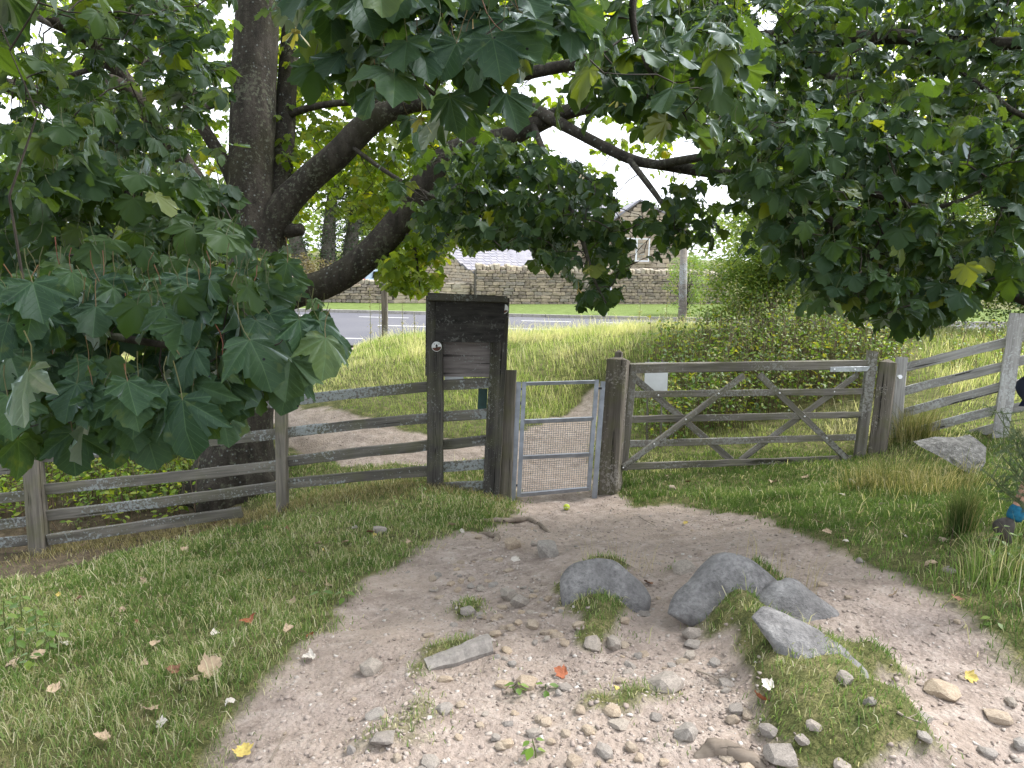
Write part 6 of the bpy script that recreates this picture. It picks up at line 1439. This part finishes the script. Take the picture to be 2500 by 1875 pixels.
for u, v, h_, nl in ((190,1290,34,8),(262,1285,60,8),(290,1275,70,10)): weed(u, v, h_, nl, 'fresh green seedling poking between the fence rails', 'seedlings between the rails')
for u, v, h_, nl in ((1035,1215,46,8),(982,1240,30,6),(1058,1235,30,6)): weed(u, v, h_, nl, 'small green weed at the foot of the notice board', 'weeds under the notice board')
for u, v, h_, nl in ((785,1470,24,4),(848,1470,24,4)): weed(u, v, h_, nl, 'broad leaved plantain rosette at the path edge', 'plantains', lw=(.05,.07))
for u, v, h_, nl in ((2435,1530,20,5),(1262,1690,34,6),(1330,1690,20,4),(1310,1850,40,6)): weed(u, v, h_, nl, 'tiny light green seedling rosette on the ground', 'ground rosettes')
M_DSTEM = plain('dark_weed_stem', (.05,.03,.022), .8)
for u, v, h_, nl in ((2318,1365,80,0),(2405,1400,100,6),(2425,1400,120,6),(2450,1410,110,4),(2478,1415,120,4),(2490,1400,150,6),(2375,1350,40,0)): weed(u, v, h_, nl, 'dark stemmed weed growing beside the walker', 'dark stemmed weeds', stemm=M_DSTEM, lw=(.025,.045))
# gorse sprays in front of the walker
gb = gpt(2545,1470); gor = root('gorse_bush', gb, 'blue green spiky gorse bush in front of the walking person', 'gorse')
tips = [at(2420,1165,3.15), at(2445,1110,3.1), at(2470,1150,3.05), at(2455,1010,3.2), at(2430,1000,3.25), at(2490,1080,3.1), at(2500,1190,3.0), at(2440,1190,3.1), at(2530,1000,3.1), at(2560,1100,3.0), at(2600,1050,3.0), at(2620,1200,2.95), at(2570,930,3.1), at(2480,1040,3.15), at(2450,1080,3.1)]
NB_ = []; ND = []; bst = MB()
for t_ in tips:
    mdp = lerp(gb, t_, .55)+np.array([.05,0,.08]); Cc = cr(np.array([gb, mdp, t_]), 8); bst.tube(Cc, np.linspace(.009,.002,len(Cc)), 4)
    for q in range(9):
        a = Cc[-1-rgl.integers(0,7)]; e = a+unit(rgl.normal(0,1,3)+(t_-mdp)*2)*rgl.uniform(.05,.10); bst.tube([a, e], [.002,.001], 3, caps=False); m_ = 70; tt_ = rgl.random(m_); NB_.append(a+(e-a)*tt_[:,None]); ND.append(nrmz(rgl.normal(0,1,(m_,3))+unit(e-a)*.6))
NB_ = np.concatenate(NB_); ND = np.concatenate(ND); Nn = nrmz(np.cross(ND, rgl.normal(0,1,ND.shape))); NEED = np.array([(-.045,0,0),(.045,0,0),(0,1,0)]); V, T_ = leaves_np(NB_, ND, Nn, rgl.uniform(.012,.024,len(NB_)), NEED, np.array([(0,1,2)]))
add('needles', mesh_np('needles', V, tris=T_, attrs={'rnd': np.repeat(rgl.random(len(NB_)),3)}, mats=[leaf_mat('gorse_needle', (.045,.075,.05), (.09,.13,.085), (.14,.17,.09), .05, .2, gloss=.1)]), gor, kind='stuff'); bst.build('stems', M_STEMG, gor)
# ------------------------------------------------------------------ fallen leaves
FLV = []
for q in range(4):
    V, T, mi = leaf_geo(HALF_HI, PLEAT_HI, True, [-.25,-.45,.3,-.1][q], 600+q, False, [.5,.2,-.5,.9][q]); FLV.append((V, T))
FL_COL = {'tan': ((.34,.25,.165),(.46,.36,.255)), 'brown': ((.15,.075,.045),(.24,.13,.08)), 'yellow': ((.42,.31,.07),(.52,.42,.15)), 'red': ((.25,.075,.035),(.33,.12,.06)), 'white': ((.44,.40,.35),(.56,.52,.47))}
FLM = {}
for c_, (a_, b_) in FL_COL.items():
    mt = plain('fallen_leaf_'+c_, tuple((p+q)/2 for p, q in zip(a_, b_)), .8, var=.22, sc=5); FLM[c_] = [mesh_np('fallen_leaf', V, tris=T, mats=[mt]) for V, T in FLV]
FALL = [(651,1425,'yellow',.05),(148,1460,'yellow',.03),(185,1476,'brown',.05),(608,1521,'red',.06),(165,1586,'white',.05),(498,1657,'tan',.08),(460,1675,'tan',.045),(427,1657,'brown',.045),(372,1749,'tan',.05),(262,1822,'tan',.05),(765,1612,'white',.05),(596,1850,'yellow',.05),(799,1433,'tan',.055),(449,1351,'tan',.05),(203,1340,'tan',.05),(358,1425,'tan',.05),(344,1637,'tan',.04),(384,1578,'tan',.045),(698,1555,'tan',.045),(732,1405,'tan',.05),(783,1334,'tan',.05),(789,1352,'yellow',.045),(871,1297,'white',.05),(877,1366,'yellow',.045),(299,1503,'tan',.03),(43,1618,'tan',.06),(83,1620,'tan',.06),(386,1785,'white',.035),(519,1562,'white',.04),(761,1557,'red',.035),(1378,1655,'red',.05),(1502,1682,'yellow',.035),(1266,1366,'white',.055),(918,1315,'yellow',.045),(896,1307,'brown',.06),(1003,1332,'tan',.045),(1669,1279,'yellow',.045),(1577,1425,'brown',.045),(1969,1172,'tan',.07),(2074,1180,'white',.07),(2050,1212,'white',.055),(1892,1182,'tan',.07),(1636,1166,'tan',.06),(1679,1183,'brown',.05),(1881,1686,'white',.04),(1856,1712,'red',.04),(2027,1311,'tan',.05),(2003,1286,'brown',.045),(2202,1313,'white',.05),(2269,1387,'tan',.05),(2357,1655,'yellow',.04),(650,1290,'brown',.06),(590,1262,'tan',.06),(520,1285,'brown',.06),(470,1300,'tan',.05),(1100,1290,'tan',.05),(1130,1300,'white',.04),(700,1300,'brown',.05),(560,1400,'brown',.05),(850,1330,'tan',.05),(330,1525,'brown',.04),(720,1480,'tan',.04),(140,1700,'tan',.045),(560,1720,'white',.035),(2330,1470,'brown',.04),(2180,1455,'tan',.04),(1990,1245,'brown',.04),(2060,1330,'white',.03),(2250,1290,'tan',.04),(2150,1240,'white',.035)]
CW = {'tan': 'curled tan', 'brown': 'dark brown', 'yellow': 'pale yellow', 'red': 'orange red', 'white': 'bleached whitish'}
for u, v, c_, s in FALL:
    p = gpt(u, v); onp = bool(in_poly([p[0]],[p[1]],PATH)[0]); wh = ('on the path near ' if onp else 'in the grass near ')+nearest(p[0], p[1], LANDP if onp else LEAFL)
    M = Matrix.Translation(Vector((p[0], p[1], float(hgt(p[0],p[1]))+(.010 if onp else .028)))) @ Matrix.Rotation(rgl.uniform(0,6.28),4,'Z') @ Matrix.Rotation(rgl.normal(0,.35),4,'X') @ Matrix.Rotation(rgl.normal(0,.35),4,'Y') @ Matrix.Diagonal((s,s,s,1))
    add('fallen_leaf', FLM[c_][rgl.integers(4)], None, M, label=f'{CW[c_]} fallen leaf {wh}', cat='leaf', group=f'{CW[c_]} fallen leaves {wh}')
# ------------------------------------------------------------------ hedges and background trees
def bush(name, label, cat, base, lumps, n, ls, mat, trunk=None, group=None, core_k=.55, bark=None, clumps=60, ivy=None):
    """crown of many small leaves gathered in clumps over lumps [(dx,dy,dz,rx,ry,rz)]"""
    base = np.asarray(base, float); t0 = root(name, base, label, cat, group); vol = np.array([l[3]*l[4]*l[5] for l in lumps]); pr_ = vol**.67/np.sum(vol**.67)
    li = rgl.choice(len(lumps), clumps, p=pr_); L_ = np.array(lumps)[li]; dirs = nrmz(rgl.normal(0,1,(clumps,3))); rr = rgl.uniform(core_k,1.02,clumps)
    cc = base+L_[:,:3]+dirs*rr[:,None]*L_[:,3:]; cs = L_[:,3:].mean(1)*rgl.uniform(.22,.42,clumps)
    ci = rgl.integers(0,clumps,n); off = nrmz(rgl.normal(0,1,(n,3)))*(rgl.random(n)**.45)[:,None]*[1,1,.75]; B = cc[ci]+off*cs[ci][:,None]
    gz = hgt(B[:,0], B[:,1]); B = B[B[:,2] > gz+.05]; n = len(B); Y, Nn = rand_leaf_dirs(n, .2); V, T_ = leaves_np(B, Y, Nn, rgl.uniform(*ls,n), DI, DT)
    add('crown', mesh_np('crown', V, tris=T_, attrs={'rnd': np.repeat(np.clip(.7*rgl.random(clumps)[ci[:n]]+.3*rgl.random(n),0,1),4)}, mats=[mat]), t0, kind='stuff')
    tb = MB(); h_ = max(l[2] for l in lumps); tr = trunk or .05
    P_ = cr(np.array([base-[0,0,.2], base+[rgl.normal(0,.1)*tr*5,0,h_*.5], base+[0,0,h_]]), 6); tb.tube(P_, np.linspace(tr*1.25, tr*.4, len(P_)), 9)
    for q in range(0, clumps, max(1, clumps//26)):
        a = P_[rgl.integers(3,len(P_))]; tb.tube([a, lerp(a, cc[q], .5)+np.array([0,0,-.05*h_]), cc[q]], [tr*.34,tr*.2,tr*.07], 5)
    tb.build('trunk', bark or M_BARK, t0, smooth=True); return t0
def bp(u, d): p = at(u, 800, d); p[2] = float(hgt(p[0], p[1])); return p
H1 = leaf_mat('hawthorn_leaf', (.10,.17,.045), (.22,.32,.09), (.36,.38,.10), .06, .46, gloss=.12)
H2 = leaf_mat('hedge_leaf', (.045,.09,.028), (.12,.19,.055), (.30,.30,.07), .05, .44, gloss=.12)
H3 = leaf_mat('far_tree_leaf', (.045,.085,.028), (.12,.18,.055), (.22,.25,.06), .04, .4, gloss=.1)
H4 = leaf_mat('russet_shrub_leaf', (.11,.085,.05), (.20,.17,.10), (.26,.24,.14), .1, .3, gloss=.1)
bush('hawthorn_bush', 'dense light green hawthorn bush rising behind the dry weeds', 'bush', bp(1880,12.6), [(0,0,1.2,1.35,1.0,1.3),(-.5,-.1,.8,.85,.8,.9),(.5,.1,2.1,1.15,.9,1.1),(-.2,0,2.6,.8,.8,.8)], 42000, (.04,.07), H1, .06, clumps=300, core_k=.2)
bush('elder_bush', 'bushy mid green elder behind the hanging gate post', 'bush', bp(2060,13.6), [(0,0,1.3,1.3,1.0,1.4),(.3,0,2.4,1.1,1.0,1.0)], 22000, (.045,.075), H2, .07, clumps=190, core_k=.25)
bush('hedge_bush', 'broad mid green hedge bush at the top of the silvered fence', 'bush', bp(2290,14.4), [(0,0,1.2,1.4,1.1,1.3),(.3,.3,2.4,1.2,1.1,1.1)], 22000, (.045,.075), H2, .07, clumps=190, core_k=.25)
bush('blackthorn_bush', 'darker hedge bush beyond the silvered fence post', 'bush', bp(2520,14.0), [(0,0,1.2,1.4,1.1,1.3),(.2,.2,2.5,1.3,1.1,1.2)], 20000, (.045,.075), H2, .07, clumps=170, core_k=.25)
bush('ash_tree', 'tall pale green tree behind the hawthorn and hedge', 'tree', bp(2080,20), [(0,0,4.0,3.2,2.4,2.8),(-1.4,0,5.6,2.0,2.0,1.8),(2.2,0,5.4,2.2,2.0,2.2)], 26000, (.07,.12), H1, .2, clumps=200)
bush('ash_tree', 'bushy green tree at the end of the silvered fence', 'tree', bp(2520,17.5), [(0,0,3.4,2.6,2.2,2.6),(-1.0,0,5.2,2.0,1.8,1.8)], 20000, (.06,.11), H2, .18, clumps=170)
bush('garden_shrub', 'small bright yellow green shrub before the house gable', 'bush', bp(1672,29.5)*[1,1,0]+[0,0,ROAD_Z], [(0,0,1.5,.9,.8,1.2)], 5000, (.05,.09), H1, .05, clumps=60)
for i, (u, d, hh_, lab, mt) in enumerate(((-350,40,8,'tall dark green tree across the road, furthest from the houses',H3),(30,46,9,'round crowned green tree across the road beside the tall dark one',H1),(330,44,8,'pale green tree standing over the far end of the low wall',H1),(560,50,9,'broad dark tree filling the gap left of the ivy clad trunks',H3),(1450,62,8,'hazy far green tree rising behind the house roofs',H3),(960,56,9,'tall tree standing behind the parked car',H3))):
    bush('broadleaf_tree', lab, 'tree', [at(u,700,d)[0], at(u,700,d)[1], float(hgt(at(u,700,d)[0], at(u,700,d)[1]))], [(0,0,hh_*.62,hh_*.42,hh_*.36,hh_*.36),(-hh_*.22,0,hh_*.42,hh_*.28,hh_*.25,hh_*.25),(hh_*.25,0,hh_*.5,hh_*.28,hh_*.25,hh_*.25),(0,-1,hh_*.2,hh_*.4,hh_*.2,hh_*.2)], 14000, (.16,.28), mt, .3, clumps=110)
IVB = stone('ivy_bark', [(.05,.045,.038),(.10,.09,.075),(.16,.145,.12)], 3, .3)
for u, d, lean, lab in ((745,40,-.9,'ivy clad tree trunk leaning outwards, behind the low wall'),(800,41,.25,'thick upright ivy clad trunk behind the low wall'),(850,42,.5,'slimmer grey trunk beside the ivy clad trunks')):
    b = at(u, 700, d); b[2] = float(hgt(b[0],b[1])); t0 = root('ivy_tree', b, lab, 'tree'); P_ = cr(np.array([b-[0,0,.2], b+[lean*.5,0,3.0], b+[lean*2.0,0,6.5]]), 6); MB().tube(P_, np.linspace(.55,.25,len(P_)), 12).build('trunk', IVB, t0, smooth=True)
    n = 2600; t_ = rgl.random(n)**1.4*.75; Cc = np.stack([np.interp(t_*(len(P_)-1), np.arange(len(P_)), P_[:,a]) for a in range(3)],-1); dr_ = nrmz(rgl.normal(0,1,(n,3))*[1,1,.2]); V, T_ = leaves_np(Cc+dr_*rgl.uniform(.35,.68,n)[:,None], *rand_leaf_dirs(n,.5), rgl.uniform(.10,.18,n), DI, DT); add('ivy', mesh_np('ivy', V, tris=T_, attrs={'rnd': np.repeat(rgl.random(n),4)}, mats=[leaf_mat('ivy_leaf',(.018,.045,.018),(.045,.085,.03),(.07,.11,.04),.03,.25,gloss=.3)]), t0, kind='stuff')
    n = 5000; cc = P_[-1]+nrmz(rgl.normal(0,1,(40,3)))*rgl.uniform(.4,2.4,(40,1)); ci = rgl.integers(0,40,n); V, T_ = leaves_np(cc[ci]+rgl.normal(0,.45,(n,3)), *rand_leaf_dirs(n,.3), rgl.uniform(.14,.24,n), DI, DT); add('crown', mesh_np('crown', V, tris=T_, attrs={'rnd': np.repeat(rgl.random(n),4)}, mats=[H3]), t0, kind='stuff')
bush('russet_shrub', 'brownish sprawling shrub on the bank behind the low wall', 'bush', bp(735,36.5)*[1,1,0]+[0,0,VZ], [(0,0,1.1,1.7,.9,1.1),(-1.4,0,1.0,1.2,.8,1.0)], 9000, (.07,.13), H4, .06, clumps=120)
bush('laurel_shrub', 'dark green shrub behind the parked car', 'bush', bp(905,44)*[1,1,0]+[0,0,-.7], [(0,0,1.3,2.0,.9,1.2)], 7000, (.09,.15), H3, .06, clumps=100)
bush('privet_shrub', 'rounded green shrub beside the slate roofed outbuilding', 'bush', bp(985,38.5)*[1,1,0]+[0,0,VZ], [(0,0,1.5,1.0,.8,1.5)], 6000, (.07,.12), H3, .06, clumps=80)

# far wood that closes the view
n = 26000; x = rgl.uniform(-120,130,n); y = rgl.uniform(70,100,n); cz = (4.5+4.0*fbm(x*.09, y*.05, 5))*rgl.random(n)**.7; cz = cz + hgt(x, y); V, T_ = leaves_np(np.stack([x,y,cz],-1), *rand_leaf_dirs(n,.2), rgl.uniform(.5,1.0,n), DI, DT)
add('far_wood', mesh_np('far_wood', V, tris=T_, attrs={'rnd': np.repeat(np.clip(.7*fbm(x*.2,y*.2,8)+.3*rgl.random(n),0,1),4)}, mats=[H3]), kind='stuff', label='distant mass of green woodland behind the houses', cat='woodland')
